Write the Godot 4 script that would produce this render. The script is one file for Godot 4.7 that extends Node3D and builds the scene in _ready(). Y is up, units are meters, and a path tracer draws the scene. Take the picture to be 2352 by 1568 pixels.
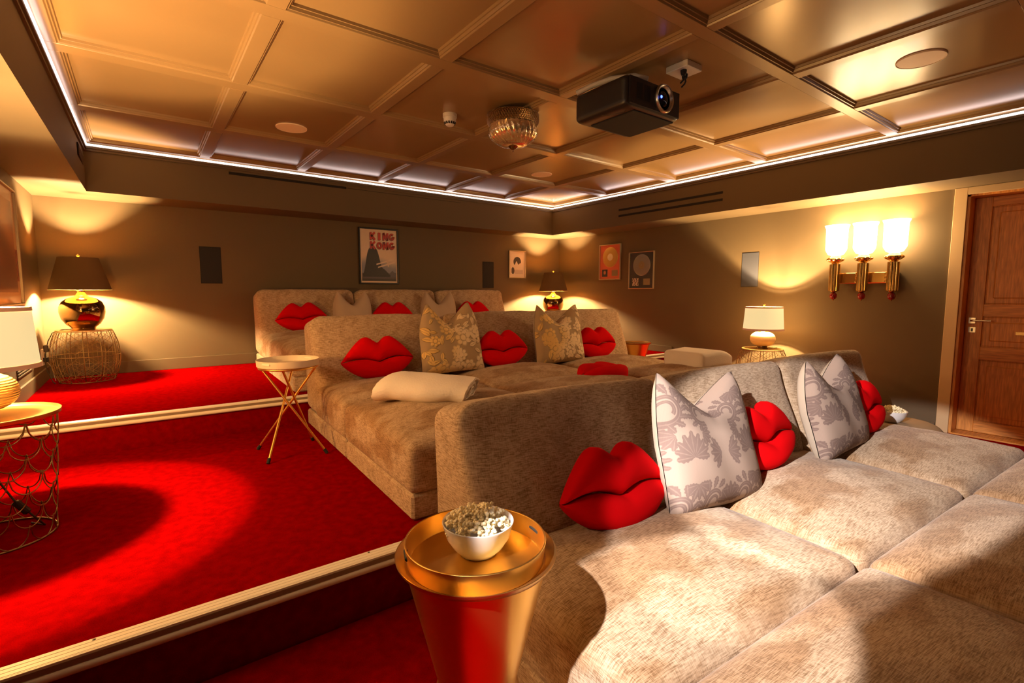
extends Node3D

# ---------------------------------------------------------------- geometry
class Geo:
	var v := PackedVector3Array()
	var n := PackedVector3Array()
	var uv := PackedVector2Array()
	var ix := PackedInt32Array()
	var xf := Transform3D()

	func tri(a: int, b: int, c: int) -> void:
		var nn: Vector3 = n[a] + n[b] + n[c]
		if (v[b] - v[a]).cross(v[c] - v[a]).dot(nn) > 0.0:
			ix.append_array(PackedInt32Array([a, c, b]))
		else:
			ix.append_array(PackedInt32Array([a, b, c]))

	func vert(p: Vector3, nn: Vector3, t := Vector2.ZERO) -> int:
		v.append(xf * p)
		n.append((xf.basis.inverse().transposed() * nn).normalized())
		uv.append(t)
		return v.size() - 1

	func quad(a: Vector3, b: Vector3, c: Vector3, d: Vector3, outward: Vector3) -> void:
		var nn := (b - a).cross(d - a)
		if nn.length() < 1e-12:
			nn = (c - a).cross(d - a)
		nn = nn.normalized()
		if nn.dot(outward) < 0.0:
			nn = -nn
		var i := vert(a, nn, Vector2(0, 1))
		vert(b, nn, Vector2(1, 1))
		vert(c, nn, Vector2(1, 0))
		vert(d, nn, Vector2(0, 0))
		tri(i, i + 1, i + 2)
		tri(i, i + 2, i + 3)

	func box(lo: Vector3, hi: Vector3, bev := 0.0) -> Geo:
		# box with chamfered edges
		var c := (lo + hi) / 2.0
		var h := (hi - lo) / 2.0
		bev = minf(bev, minf(h.x, minf(h.y, h.z)) * 0.9)
		for ax in 3:
			for s in [-1.0, 1.0]:
				var u := (ax + 1) % 3
				var w := (ax + 2) % 3
				var o := Vector3.ZERO
				o[ax] = s
				var pts := []
				for q in [[-1, -1], [1, -1], [1, 1], [-1, 1]]:
					var p := Vector3.ZERO
					p[ax] = s * h[ax]
					p[u] = q[0] * (h[u] - bev)
					p[w] = q[1] * (h[w] - bev)
					pts.append(c + p)
				quad(pts[0], pts[1], pts[2], pts[3], o)
		if bev > 0.0:
			for ax in 3:
				var u := (ax + 1) % 3
				var w := (ax + 2) % 3
				for su in [-1.0, 1.0]:
					for sw in [-1.0, 1.0]:
						var pa := Vector3.ZERO
						pa[ax] = -(h[ax] - bev)
						pa[u] = su * h[u]
						pa[w] = sw * (h[w] - bev)
						var pb := Vector3.ZERO
						pb[ax] = -(h[ax] - bev)
						pb[u] = su * (h[u] - bev)
						pb[w] = sw * h[w]
						var pc := pb
						pc[ax] = -pc[ax]
						var pd := pa
						pd[ax] = -pd[ax]
						var o := Vector3.ZERO
						o[u] = su
						o[w] = sw
						quad(c + pa, c + pb, c + pc, c + pd, o)
			for sx in [-1.0, 1.0]:
				for sy in [-1.0, 1.0]:
					for sz in [-1.0, 1.0]:
						var s3 := Vector3(sx, sy, sz)
						var a := c + s3 * Vector3(h.x, h.y - bev, h.z - bev)
						var b := c + s3 * Vector3(h.x - bev, h.y, h.z - bev)
						var d := c + s3 * Vector3(h.x - bev, h.y - bev, h.z)
						var nn := s3.normalized()
						var i := vert(a, nn)
						vert(b, nn)
						vert(d, nn)
						tri(i, i + 1, i + 2)
		return self

	# a smooth parametric sheet; f(u, v) with u, v in 0..1
	func sheet(nu: int, nv: int, f: Callable, cu := false, cv := false, outward := Vector3.ZERO, uvs := Vector2.ONE) -> Geo:
		var first := v.size()
		var P := PackedVector3Array()
		for j in nv + 1:
			for i in nu + 1:
				P.append(f.call(float(i) / nu, float(j) / nv))
		var N := PackedVector3Array()
		N.resize(P.size())
		var w := nu + 1
		var cen := Vector3.ZERO
		for p in P:
			cen += p
		cen /= P.size()
		for j in nv:
			for i in nu:
				var a := j * w + i
				var fn := (P[a + w + 1] - P[a]).cross(P[a + w] - P[a + 1])
				N[a] += fn
				N[a + 1] += fn
				N[a + w] += fn
				N[a + w + 1] += fn
		if cu:
			for j in nv + 1:
				var s := N[j * w] + N[j * w + nu]
				N[j * w] = s
				N[j * w + nu] = s
		if cv:
			for i in w:
				var s := N[i] + N[nv * w + i]
				N[i] = s
				N[nv * w + i] = s
		for j in [0, nv]:                                  # poles
			if P[j * w].distance_to(P[j * w + nu / 2]) < 1e-6 and P[j * w].distance_to(P[j * w + nu / 3]) < 1e-6:
				var s := Vector3.ZERO
				for i in w:
					s += N[j * w + i]
				for i in w:
					N[j * w + i] = s
		var sgn := 0.0
		for k in P.size():
			sgn += N[k].dot(outward if outward != Vector3.ZERO else P[k] - cen)
		for k in P.size():
			vert(P[k], (N[k] * signf(sgn)).normalized() if N[k].length() > 1e-14 else Vector3.UP, Vector2(float(k % w) / nu, float(k / w) / nv) * uvs)
		for j in nv:
			for i in nu:
				var a := first + j * w + i
				tri(a, a + 1, a + w + 1)
				tri(a, a + w + 1, a + w)
		return self

	# profile points (radius, height) turned round y; pts with equal neighbours make a hard edge
	func lathe(pts: Array, seg := 32, at := Vector3.ZERO) -> Geo:
		var runs := [[pts[0]]]
		for k in range(1, pts.size()):
			if (pts[k] as Vector2).distance_to(pts[k - 1]) < 1e-6:
				runs.append([pts[k]])
			else:
				runs[-1].append(pts[k])
		for run in runs:
			if run.size() < 2:
				continue
			var first := v.size()
			for k in run.size():
				var a: Vector2 = run[maxi(k - 1, 0)]
				var b: Vector2 = run[mini(k + 1, run.size() - 1)]
				var d := (b - a).normalized()
				var nr := Vector2(d.y, -d.x)
				for i in seg + 1:
					var t := TAU * i / seg
					vert(at + Vector3(run[k].x * cos(t), run[k].y, run[k].x * sin(t)), Vector3(nr.x * cos(t), nr.y, nr.x * sin(t)), Vector2(float(i) / seg, float(k) / (run.size() - 1)))
			for k in run.size() - 1:
				for i in seg:
					var a: int = first + k * (seg + 1) + i
					if run[k].x > 1e-6:
						tri(a, a + 1, a + seg + 2)
					if run[k + 1].x > 1e-6:
						tri(a, a + seg + 2, a + seg + 1)
		return self

	func tube(path: Array, r: float, seg := 6, closed := false) -> Geo:
		var first := v.size()
		var m := path.size()
		var up := Vector3.UP
		var prev := Vector3.ZERO
		for k in m:
			var a: Vector3 = path[(k - 1 + m) % m] if closed else path[maxi(k - 1, 0)]
			var b: Vector3 = path[(k + 1) % m] if closed else path[mini(k + 1, m - 1)]
			var d := (b - a).normalized()
			var x := prev - d * prev.dot(d)
			if x.length() < 0.01:
				x = d.cross(up if absf(d.dot(up)) < 0.9 else Vector3.RIGHT)
			x = x.normalized()
			prev = x
			var y := d.cross(x)
			for i in seg:
				var t := TAU * i / seg
				var nn := x * cos(t) + y * sin(t)
				vert(path[k] + nn * r, nn)
		for k in (m if closed else m - 1):
			for i in seg:
				var a: int = first + k * seg + i
				var b: int = first + k * seg + (i + 1) % seg
				var c: int = first + ((k + 1) % m) * seg + (i + 1) % seg
				var d: int = first + ((k + 1) % m) * seg + i
				tri(a, b, c)
				tri(a, c, d)
		if not closed:
			for e in [0, m - 1]:
				var d: Vector3 = (path[0] - path[1]).normalized() if e == 0 else (path[m - 1] - path[m - 2]).normalized()
				var ci := vert(path[e], d)
				var ring := v.size()
				for i in seg:
					v.append(v[first + e * seg + i])
					n.append((xf.basis * d).normalized())
					uv.append(Vector2.ZERO)
				for i in seg:
					tri(ci, ring + i, ring + (i + 1) % seg)
		return self

	# polygon in x,z pulled up from y0 to y1
	func prism(poly: PackedVector2Array, y0: float, y1: float) -> Geo:
		var c := Vector2.ZERO
		for p in poly:
			c += p
		c /= poly.size()
		var m := poly.size()
		var cw := Geometry2D.is_polygon_clockwise(poly)
		for k in m:
			var a := poly[k]
			var b := poly[(k + 1) % m]
			var e := (b - a)
			var o := Vector2(-e.y, e.x) if cw else Vector2(e.y, -e.x)
			quad(Vector3(a.x, y0, a.y), Vector3(b.x, y0, b.y), Vector3(b.x, y1, b.y), Vector3(a.x, y1, a.y), Vector3(o.x, 0, o.y))
		var t := Geometry2D.triangulate_polygon(poly)
		for yy in [y0, y1]:
			var first := v.size()
			for p in poly:
				vert(Vector3(p.x, yy, p.y), Vector3.UP if yy == y1 else Vector3.DOWN, p)
			for k in range(0, t.size(), 3):
				tri(first + t[k], first + t[k + 1], first + t[k + 2])
		return self

	# rounded, subdivided box pushed about by deform(point, unit point)
	func soft(h: Vector3, r: float, cells: Vector3i, deform: Callable) -> Geo:
		var P := []
		var quads := []
		var key := {}
		for ax in 3:
			var u := (ax + 1) % 3
			var w := (ax + 2) % 3
			for s in [-1.0, 1.0]:
				var grid := []
				for j in cells[w] + 1:
					for i in cells[u] + 1:
						var q := Vector3.ZERO
						q[ax] = s
						var ti := 2.0 * i / cells[u] - 1.0
						var tj := 2.0 * j / cells[w] - 1.0
						q[u] = signf(ti) * pow(absf(ti), 0.8)
						q[w] = signf(tj) * pow(absf(tj), 0.8)
						var p := q * h
						var inner := p.clamp(-(h - Vector3.ONE * r), h - Vector3.ONE * r)
						var d := p - inner
						p = inner + d.normalized() * r if d.length() > 1e-9 else p
						p = deform.call(p, q)
						var kk := p.snapped(Vector3.ONE * 1e-5)
						if not key.has(kk):
							key[kk] = P.size()
							P.append(p)
						grid.append(key[kk])
				for j in cells[w]:
					for i in cells[u]:
						var a: int = j * (cells[u] + 1) + i
						var f := [grid[a], grid[a + 1], grid[a + cells[u] + 2], grid[a + cells[u] + 1]]
						if s < 0:
							f.reverse()
						quads.append(f)
		var N := PackedVector3Array()
		N.resize(P.size())
		for f in quads:
			var fn: Vector3 = (P[f[2]] - P[f[0]]).cross(P[f[3]] - P[f[1]])
			for k in f:
				N[k] += fn
		var first := v.size()
		for k in P.size():
			vert(P[k], N[k].normalized())
		for f in quads:
			tri(first + f[0], first + f[1], first + f[2])
			tri(first + f[0], first + f[2], first + f[3])
		return self

	func mesh() -> ArrayMesh:
		var a := []
		a.resize(Mesh.ARRAY_MAX)
		a[Mesh.ARRAY_VERTEX] = v
		a[Mesh.ARRAY_NORMAL] = n
		a[Mesh.ARRAY_TEX_UV] = uv
		a[Mesh.ARRAY_INDEX] = ix
		var m := ArrayMesh.new()
		m.add_surface_from_arrays(Mesh.PRIMITIVE_TRIANGLES, a)
		return m

# ---------------------------------------------------------------- scene tree helpers
var M := {}
var used := {}

func numbered(called: String) -> String:
	used[called] = used.get(called, -1) + 1
	return called if used[called] == 0 else "%s_%03d" % [called, used[called]]

func tag(o: Node3D, label: String, category: String, group := "", kind := "") -> Node3D:
	o.set_meta("label", label)
	o.set_meta("category", category)
	if group:
		o.set_meta("group", group)
	if kind:
		o.set_meta("kind", kind)
	return o

func thing(called: String, label: String, category: String, at := Vector3.ZERO, turn := 0.0, group := "") -> Node3D:
	var o := Node3D.new()
	o.name = numbered(called)
	add_child(o)
	o.position = at
	o.rotation.y = turn
	return tag(o, label, category, group)

func part(called: String, g: Variant, mat: Material, parent: Node3D = null, at := Vector3.ZERO) -> MeshInstance3D:
	var o := MeshInstance3D.new()
	o.name = called if parent else numbered(called)
	o.mesh = g.mesh() if g is Geo else g
	o.material_override = mat
	o.position = at
	(parent if parent else self).add_child(o, true)
	return o

func struct(called: String, g: Variant, mat: Material, label: String, category: String) -> MeshInstance3D:
	var o := part(called, g, mat)
	tag(o, label, category, "", "structure")
	return o

func dup(src: Node3D, label: String, at: Vector3, turn := 0.0) -> Node3D:
	var o: Node3D = src.duplicate()
	var base := String(src.name).rstrip("0123456789").trim_suffix("_")
	o.name = numbered(base)
	add_child(o)
	o.position = at
	o.rotation.y = turn
	o.set_meta("label", label)
	return o

func G() -> Geo:
	return Geo.new()

func bx(a: Vector3, b: Vector3, bev := 0.0) -> Geo:
	return Geo.new().box(Vector3(minf(a.x, b.x), minf(a.y, b.y), minf(a.z, b.z)), Vector3(maxf(a.x, b.x), maxf(a.y, b.y), maxf(a.z, b.z)), bev)

func V2(a: Array) -> Array:
	var r := []
	for k in range(0, a.size(), 2):
		r.append(Vector2(a[k], a[k + 1]))
	return r

func lin(r: float, g: float, b: float, a := 1.0) -> Color:
	var c := Color(r, g, b).linear_to_srgb()
	c.a = a
	return c

func mat(r: float, g: float, b: float, rough := 0.7, metal := 0.0, spec := 0.5) -> StandardMaterial3D:
	var m := StandardMaterial3D.new()
	m.albedo_color = lin(r, g, b)
	m.roughness = rough
	m.metallic = metal
	m.metallic_specular = spec
	return m

func glow(r: float, g: float, b: float, e: float) -> StandardMaterial3D:
	var m := mat(r, g, b, 0.5)
	m.emission_enabled = true
	m.emission = lin(r, g, b)
	m.emission_energy_multiplier = e
	return m

func omni(called: String, at: Vector3, c: Color, e: float, size: float, parent: Node3D) -> void:
	var l := OmniLight3D.new()
	l.name = called
	l.light_color = c
	l.light_energy = e
	l.light_size = size
	l.omni_range = 14.0
	l.omni_attenuation = 2.0
	l.shadow_enabled = true
	parent.add_child(l, true)
	l.position = at

func spot(called: String, at: Vector3, dir: Vector3, angle: float, c: Color, e: float, size: float, soft_edge: float, parent: Node3D) -> void:
	var l := SpotLight3D.new()
	l.name = called
	l.light_color = c
	l.light_energy = e
	l.light_size = size
	l.spot_angle = angle
	l.spot_angle_attenuation = soft_edge
	l.spot_range = 14.0
	l.spot_attenuation = 2.0
	l.shadow_enabled = true
	parent.add_child(l, true)
	l.transform = Transform3D(Basis.looking_at(dir, Vector3.RIGHT if absf(dir.y) > 0.9 else Vector3.UP), at)

func area(called: String, at: Vector3, dir: Vector3, size: Vector2, c: Color, e: float, up := Vector3.UP) -> void:
	var l := AreaLight3D.new()
	l.name = called
	l.area_size = size
	l.light_color = c
	l.light_energy = e
	l.area_range = 14.0
	l.shadow_enabled = true
	add_child(l, true)
	l.transform = Transform3D(Basis.looking_at(dir, up), at)

# ---------------------------------------------------------------- computed textures
func noise_image(seed_: int, freq: float, w: int, h: int, oct := 3) -> Image:
	var fn := FastNoiseLite.new()
	fn.seed = seed_
	fn.noise_type = FastNoiseLite.TYPE_SIMPLEX_SMOOTH
	fn.frequency = freq
	fn.fractal_octaves = oct
	var im := fn.get_seamless_image(w, h)
	im.convert(Image.FORMAT_L8)
	return im

func stretched(seed_: int, freq: float, w: int, h: int, size: int) -> PackedByteArray:
	var im := noise_image(seed_, freq, w, h, 2)
	im.resize(size, size, Image.INTERPOLATE_CUBIC)
	return im.get_data()

func tex(im: Image) -> ImageTexture:
	return ImageTexture.create_from_image(im)

func rgb_image(size: int, f: Callable) -> Image:
	var d := PackedByteArray()
	d.resize(size * size * 3)
	var k := 0
	for i in size * size:
		var c: Color = f.call(i)
		d[k] = int(clampf(c.r, 0, 1) * 255.0)
		d[k + 1] = int(clampf(c.g, 0, 1) * 255.0)
		d[k + 2] = int(clampf(c.b, 0, 1) * 255.0)
		k += 3
	return Image.create_from_data(size, size, false, Image.FORMAT_RGB8, d)

func paint(w: int, h: int, f: Callable) -> ImageTexture:
	var im := Image.create(w, h, false, Image.FORMAT_RGB8)
	for y in h:
		for x in w:
			im.set_pixel(x, y, f.call((x + 0.5) / w, (y + 0.5) / h))
	return tex(im)

func tri_map(m: StandardMaterial3D, scale: float) -> void:
	m.uv1_triplanar = true
	m.uv1_scale = Vector3.ONE * scale
	m.uv1_triplanar_sharpness = 4.0

func make_materials() -> void:
	# chenille: short dark dashes along the weft, fine threads across
	var S := 1024
	var a := stretched(1, 0.22, 90, 1024, S)
	var b := stretched(2, 0.24, 1024, 100, S)
	var a2 := stretched(5, 0.16, 60, 800, S)
	var c := stretched(3, 0.012, 512, 512, S)
	var light := Color(0.98, 0.91, 0.82)
	var dark := Color(0.63, 0.53, 0.42)
	var weave := rgb_image(S, func(i: int) -> Color:
		var t := 0.56 + (a[i] / 255.0 - 0.5) * 0.62 + (a2[i] / 255.0 - 0.5) * 0.40 + (b[i] / 255.0 - 0.5) * 0.50 + (c[i] / 255.0 - 0.5) * 0.18
		return dark.lerp(light, smoothstep(0.10, 0.80, t)))
	var bump := rgb_image(S, func(i: int) -> Color:
		var t := (a[i] + b[i]) / 510.0
		return Color(t, t, t))
	var weave_t := tex(weave)
	var bump_t := tex(bump)
	var f := mat(0.66, 0.585, 0.50, 0.95, 0.0, 0.2)
	f.albedo_texture = weave_t
	f.heightmap_enabled = true
	f.heightmap_texture = bump_t
	f.heightmap_scale = 0.12
	f.rim_enabled = true
	f.rim = 0.35
	f.rim_tint = 0.5
	tri_map(f, 1.3)
	M.fabric = f
	# seats: the same cloth with the nap brushed in patches
	var p1 := stretched(11, 0.012, 256, 512, 512)
	var p2 := stretched(12, 0.05, 512, 512, 512)
	var p3 := stretched(14, 0.03, 160, 512, 512)
	var nap := rgb_image(512, func(i: int) -> Color:
		var t := smoothstep(0.34, 0.60, p1[i] / 255.0 + (p2[i] / 255.0 - 0.5) * 0.16 + (p3[i] / 255.0 - 0.5) * 0.16)
		return Color(0.86, 0.79, 0.71).lerp(Color(1, 1, 1), t))
	var s: StandardMaterial3D = f.duplicate()
	s.detail_enabled = true
	s.detail_albedo = tex(nap)
	s.detail_blend_mode = BaseMaterial3D.BLEND_MODE_MUL
	s.detail_uv_layer = BaseMaterial3D.DETAIL_UV_2
	s.uv2_triplanar = true
	s.uv2_scale = Vector3.ONE * 0.55
	M.seat = s
	M.seam = mat(0.12, 0.09, 0.06, 0.9)
	# carpet
	var cn := noise_image(21, 0.25, 512, 512, 2).get_data()
	var cl := stretched(22, 0.02, 512, 512, 512)
	var ct := rgb_image(512, func(i: int) -> Color:
		var t := 0.80 + (cn[i] / 255.0 - 0.5) * 0.16 + (cl[i] / 255.0 - 0.5) * 0.16
		return Color(t, t, t))
	var cm := mat(0.34, 0.001, 0.001, 0.98, 0.0, 0.0)
	cm.specular_mode = BaseMaterial3D.SPECULAR_DISABLED
	cm.albedo_texture = tex(ct)
	cm.heightmap_enabled = true
	cm.heightmap_texture = cm.albedo_texture
	cm.heightmap_scale = 0.5
	tri_map(cm, 1.6)
	cm.uv1_world_triplanar = true
	M.carpet = cm
	# painted walls and ceiling
	var wn := tex(noise_image(31, 0.3, 256, 256, 2))
	var w := mat(0.135, 0.095, 0.051, 0.62, 0.0, 0.35)
	w.heightmap_enabled = true
	w.heightmap_texture = wn
	w.heightmap_scale = 0.03
	tri_map(w, 4.0)
	w.uv1_world_triplanar = true
	M.wall = w
	var ce := mat(0.28, 0.168, 0.072, 0.27, 0.0, 0.55)
	M.ceiling = ce
	M.panel = mat(0.28, 0.168, 0.072, 0.22, 0.0, 0.6)
	M.base = mat(0.12, 0.083, 0.044, 0.5)
	M.nosing = mat(0.86, 0.79, 0.66, 0.4)
	M.nosing_dark = mat(0.30, 0.24, 0.16, 0.4, 0.2)
	# wood of the door, grain upright and grain across
	var g1 := stretched(41, 0.05, 512, 40, 512)
	var g2 := stretched(42, 0.2, 512, 24, 512)
	var wt := rgb_image(512, func(i: int) -> Color:
		var t := 0.5 + (g1[i] / 255.0 - 0.5) * 0.9 + (g2[i] / 255.0 - 0.5) * 0.5
		return Color(0.74, 0.56, 0.36).lerp(Color(0.96, 0.78, 0.54), clampf(t, 0, 1)))
	var wv := mat(1.0, 0.68, 0.31, 0.42)
	wv.albedo_texture = tex(wt)
	tri_map(wv, 2.2)
	M.wood = wv
	var wi := wt.duplicate()
	wi.rotate_90(CLOCKWISE)
	var wh: StandardMaterial3D = wv.duplicate()
	wh.albedo_texture = tex(wi)
	M.wood_across = wh
	var wc: StandardMaterial3D = wv.duplicate()
	wc.albedo_color = lin(1.0, 0.85, 0.55)
	wc.albedo_texture = null
	wc.albedo_color = lin(0.66, 0.47, 0.25)
	M.casing = wc
	# metals
	M.gold = mat(0.90, 0.56, 0.14, 0.33, 1.0)
	M.gold_satin = mat(0.70, 0.45, 0.17, 0.36, 1.0)
	M.brass = mat(0.72, 0.46, 0.15, 0.16, 1.0)
	M.bronze = mat(0.34, 0.21, 0.09, 0.06, 1.0)
	M.wire = mat(0.42, 0.30, 0.13, 0.35, 1.0)
	M.steel = mat(0.62, 0.58, 0.52, 0.3, 1.0)
	M.black = mat(0.012, 0.011, 0.011, 0.38)
	M.matt_black = mat(0.010, 0.009, 0.008, 0.8)
	M.speaker = mat(0.012, 0.012, 0.014, 0.8)
	M.dark_slot = mat(0.012, 0.010, 0.008, 0.9)
	M.white = mat(0.72, 0.68, 0.62, 0.45)
	M.china = mat(0.80, 0.76, 0.74, 0.14)
	M.cream = mat(0.74, 0.62, 0.46, 0.5)
	M.cable = mat(0.05, 0.035, 0.02, 0.5)
	M.pale_cable = mat(0.5, 0.45, 0.38, 0.6)
	M.red_glass = mat(0.20, 0.006, 0.006, 0.08, 0.0, 0.7)
	var lip := mat(0.66, 0.002, 0.004, 0.9, 0.0, 0.15)
	lip.rim_enabled = true
	lip.rim = 0.15
	lip.rim_tint = 1.0
	M.lips = lip
	var bl := mat(0.92, 0.84, 0.74, 0.95, 0.0, 0.1)
	bl.heightmap_enabled = true
	bl.heightmap_texture = tex(noise_image(51, 0.09, 256, 256, 3))
	bl.heightmap_scale = 0.10
	tri_map(bl, 3.0)
	bl.rim_enabled = true
	bl.rim = 0.3
	M.blanket = bl
	M.pillow_back = mat(0.60, 0.50, 0.38, 0.95, 0.0, 0.1)
	M.plain_pillow = mat(0.56, 0.43, 0.32, 0.9, 0.0, 0.1)
	# lamp shades
	var sh := mat(0.34, 0.27, 0.17, 0.9, 0.0, 0.1)
	sh.emission_enabled = true
	sh.emission = lin(1.0, 0.79, 0.37)
	sh.emission_energy_multiplier = 0.80
	M.pale_shade = sh
	M.shade_trim = glow(0.62, 0.26, 0.11, 0.25)
	M.shade_trim.albedo_color = lin(0.38, 0.19, 0.10)
	var ds := mat(0.13, 0.078, 0.035, 0.9, 0.0, 0.2)
	ds.backlight_enabled = true
	ds.backlight = Color(0.055, 0.030, 0.010)
	M.dark_shade = ds
	var di := mat(0.78, 0.38, 0.07, 0.6)
	di.backlight_enabled = true
	di.backlight = Color(0.10, 0.05, 0.015)
	M.dark_shade_lining = di
	M.bulb = glow(1.0, 0.78, 0.45, 8.0)
	M.sconce_glass = glow(1.0, 0.93, 0.80, 3.5)
	M.led = glow(1.0, 0.86, 0.80, 2.2)
	var pane := mat(1, 1, 1, 0.03)
	pane.transparency = BaseMaterial3D.TRANSPARENCY_ALPHA
	pane.albedo_color = Color(1, 1, 1, 0.03)
	pane.metallic_specular = 0.12
	M.pane = pane
	var cg := mat(0.85, 0.62, 0.36, 0.04)
	cg.refraction_enabled = true
	cg.refraction_scale = 0.05
	cg.albedo_color = Color(0.90, 0.74, 0.52, 0.15)
	M.crystal = mat(0.85, 0.66, 0.40, 0.16, 0.75)
	M.ceiling_speaker = mat(0.85, 0.68, 0.50, 0.6)
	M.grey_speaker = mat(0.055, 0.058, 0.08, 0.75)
	M.silver_frame = mat(0.62, 0.48, 0.30, 0.3, 0.7)
	M.thin_frame = mat(0.30, 0.20, 0.10, 0.35, 0.5)
	M.plaque = mat(0.42, 0.33, 0.16, 0.35, 0.7)
	M.cream_light = mat(0.85, 0.78, 0.62, 0.5)
	M.pouf = mat(0.30, 0.19, 0.10, 0.95)
	var pop := mat(1.0, 0.87, 0.58, 0.85, 0.0, 0.1)
	M.popcorn = pop
	# knurled rim of the ceiling light
	var kn := mat(0.36, 0.22, 0.09, 0.3, 1.0)
	kn.heightmap_enabled = true
	kn.heightmap_texture = paint(64, 64, func(x: float, y: float) -> Color:
		var t := absf(sin((x + y) * TAU)) * absf(sin((x - y) * TAU))
		return Color(t, t, t))
	kn.heightmap_scale = 1.2
	kn.uv1_scale = Vector3(32, 3, 1)
	M.knurled = kn

func petal(p: Vector2, at: Vector2, ang: float, ln: float, wd: float) -> float:
	# 1 inside a leaf of length ln from at, pointing along ang, falling to 0 at its edge
	var d := (p - at).rotated(-ang)
	if d.x < 0.0 or d.x > ln:
		return 0.0
	var t := d.x / ln
	var half := wd * sin(PI * pow(t, 0.8))
	return clampf(1.0 - absf(d.y) / maxf(half, 1e-5), 0.0, 1.0)

func lobe(p: Vector2, at: Vector2, ang: float, ln: float, wd: float) -> float:
	# a round tipped, scalloped leaf
	var d := (p - at).rotated(-ang)
	if d.x < 0.0 or d.x > ln:
		return 0.0
	var t := d.x / ln
	var half := wd * sqrt(maxf(0.0, sin(PI * pow(t, 1.5)))) * (0.86 + 0.14 * cos(t * 26.0))
	return clampf(1.0 - absf(d.y) / maxf(half, 1e-5), 0.0, 1.0)

func scroll(p: Vector2, c: Vector2, r: float, a0: float, a1: float, w: float) -> float:
	var d := p - c
	var t := (fposmod(d.angle() - a0, TAU)) / (a1 - a0)
	if t > 1.0:
		return 0.0
	return clampf(1.0 - absf(d.length() - r * (1.0 - 0.35 * t)) / (w * (1.0 - 0.6 * t) + 1e-4), 0.0, 1.0)

func damask(x: float, y: float) -> float:
	# one repeat of a mirrored damask figure, 1 = figure; x is 0..1 mirrored about 0.5
	var p := Vector2(absf(x - 0.5), y)
	var t := 0.0
	for oy in [-1.0, 0.0, 1.0]:
		for k in 9:                                            # palmette
			t = maxf(t, lobe(p, Vector2(0, 0.93 + oy), -PI / 2 + (k - 4) * 0.40, 0.27 - absf(k - 4) * 0.018, 0.048))
		for k in 7:                                            # half drop palmette on the edge
			t = maxf(t, lobe(p, Vector2(0.5, 0.44 + oy), -PI / 2 + (k - 3) * 0.46, 0.20, 0.042))
			t = maxf(t, lobe(p, Vector2(0, 0.20 + oy), PI / 2 + (k - 3) * 0.5, 0.15, 0.036))
		t = maxf(t, scroll(p, Vector2(0.235, 0.42 + oy), 0.165, 1.2, 5.9, 0.040))
		t = maxf(t, scroll(p, Vector2(0.235, 0.42 + oy), 0.085, 2.4, 6.6, 0.024))
		for k in 9:                                            # acanthus fringe round the scroll
			var an := 1.5 + k * 0.50
			t = maxf(t, lobe(p, Vector2(0.235, 0.42 + oy) + Vector2(cos(an), sin(an)) * 0.145, an + 0.75, 0.135, 0.040))
		for k in 5:
			t = maxf(t, lobe(p, Vector2(0.44, 0.93 + oy), PI * 0.75 + k * 0.42, 0.21, 0.042))
			t = maxf(t, lobe(p, Vector2(0.17, 0.70 + oy), -0.5 + k * 0.45, 0.15, 0.036))
	var v := smoothstep(0.0, 0.14, t)
	var vein := smoothstep(0.80, 0.97, t)
	return v * (1.0 - 0.45 * vein)

func floral_image(seed_: int) -> Array:
	# raised flowers and leaves on a darker ground: colour and height
	var rng := RandomNumberGenerator.new()
	rng.seed = seed_
	var motifs := []
	for k in 20:
		motifs.append([0, Vector2(rng.randf(), rng.randf()), rng.randf() * TAU, rng.randf_range(0.09, 0.15)])
	for k in 60:
		motifs.append([1, Vector2(rng.randf(), rng.randf()), rng.randf() * TAU, rng.randf_range(0.10, 0.17)])
	var n := 320
	var col := Image.create(n, n, false, Image.FORMAT_RGB8)
	var hgt := Image.create(n, n, false, Image.FORMAT_RGB8)
	var ground := Color(0.72, 0.62, 0.49)
	var gold := Color(0.93, 0.78, 0.50)
	var cream := Color(0.96, 0.87, 0.72)
	for y in n:
		for x in n:
			var p := Vector2((x + 0.5) / n, (y + 0.5) / n)
			var t := 0.0
			for m in motifs:
				var d: Vector2 = p - m[1]
				if d.length() > m[3] * 1.3:
					continue
				var s := 0.0
				if m[0] == 0:
					var an: float = d.angle() + m[2]
					var rr: float = d.length() / m[3]
					var edge := 0.78 + 0.20 * absf(cos(an * 3.5))
					s = clampf((edge - rr) * 5.0, 0.0, 1.0)
					s *= 1.0 - 0.6 * smoothstep(0.10, 0.0, absf(rr - 0.36)) - 0.5 * smoothstep(0.12, 0.0, absf(fposmod(an * 7.0 / TAU, 1.0) - 0.5)) * smoothstep(0.3, 0.5, rr)
				else:
					s = smoothstep(0.0, 0.35, petal(p, m[1], m[2], m[3], m[3] * 0.26))
					var q := d.rotated(-m[2])
					s *= 1.0 - 0.5 * smoothstep(0.006, 0.0, absf(q.y))
				t = maxf(t, s)
			var tone := gold.lerp(cream, smoothstep(0.25, 0.65, p.x + 0.08 * sin(p.y * 9.0)))
			col.set_pixel(x, y, ground.lerp(tone, t))
			hgt.set_pixel(x, y, Color(t, t, t))
	return [tex(col), tex(hgt)]

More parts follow.
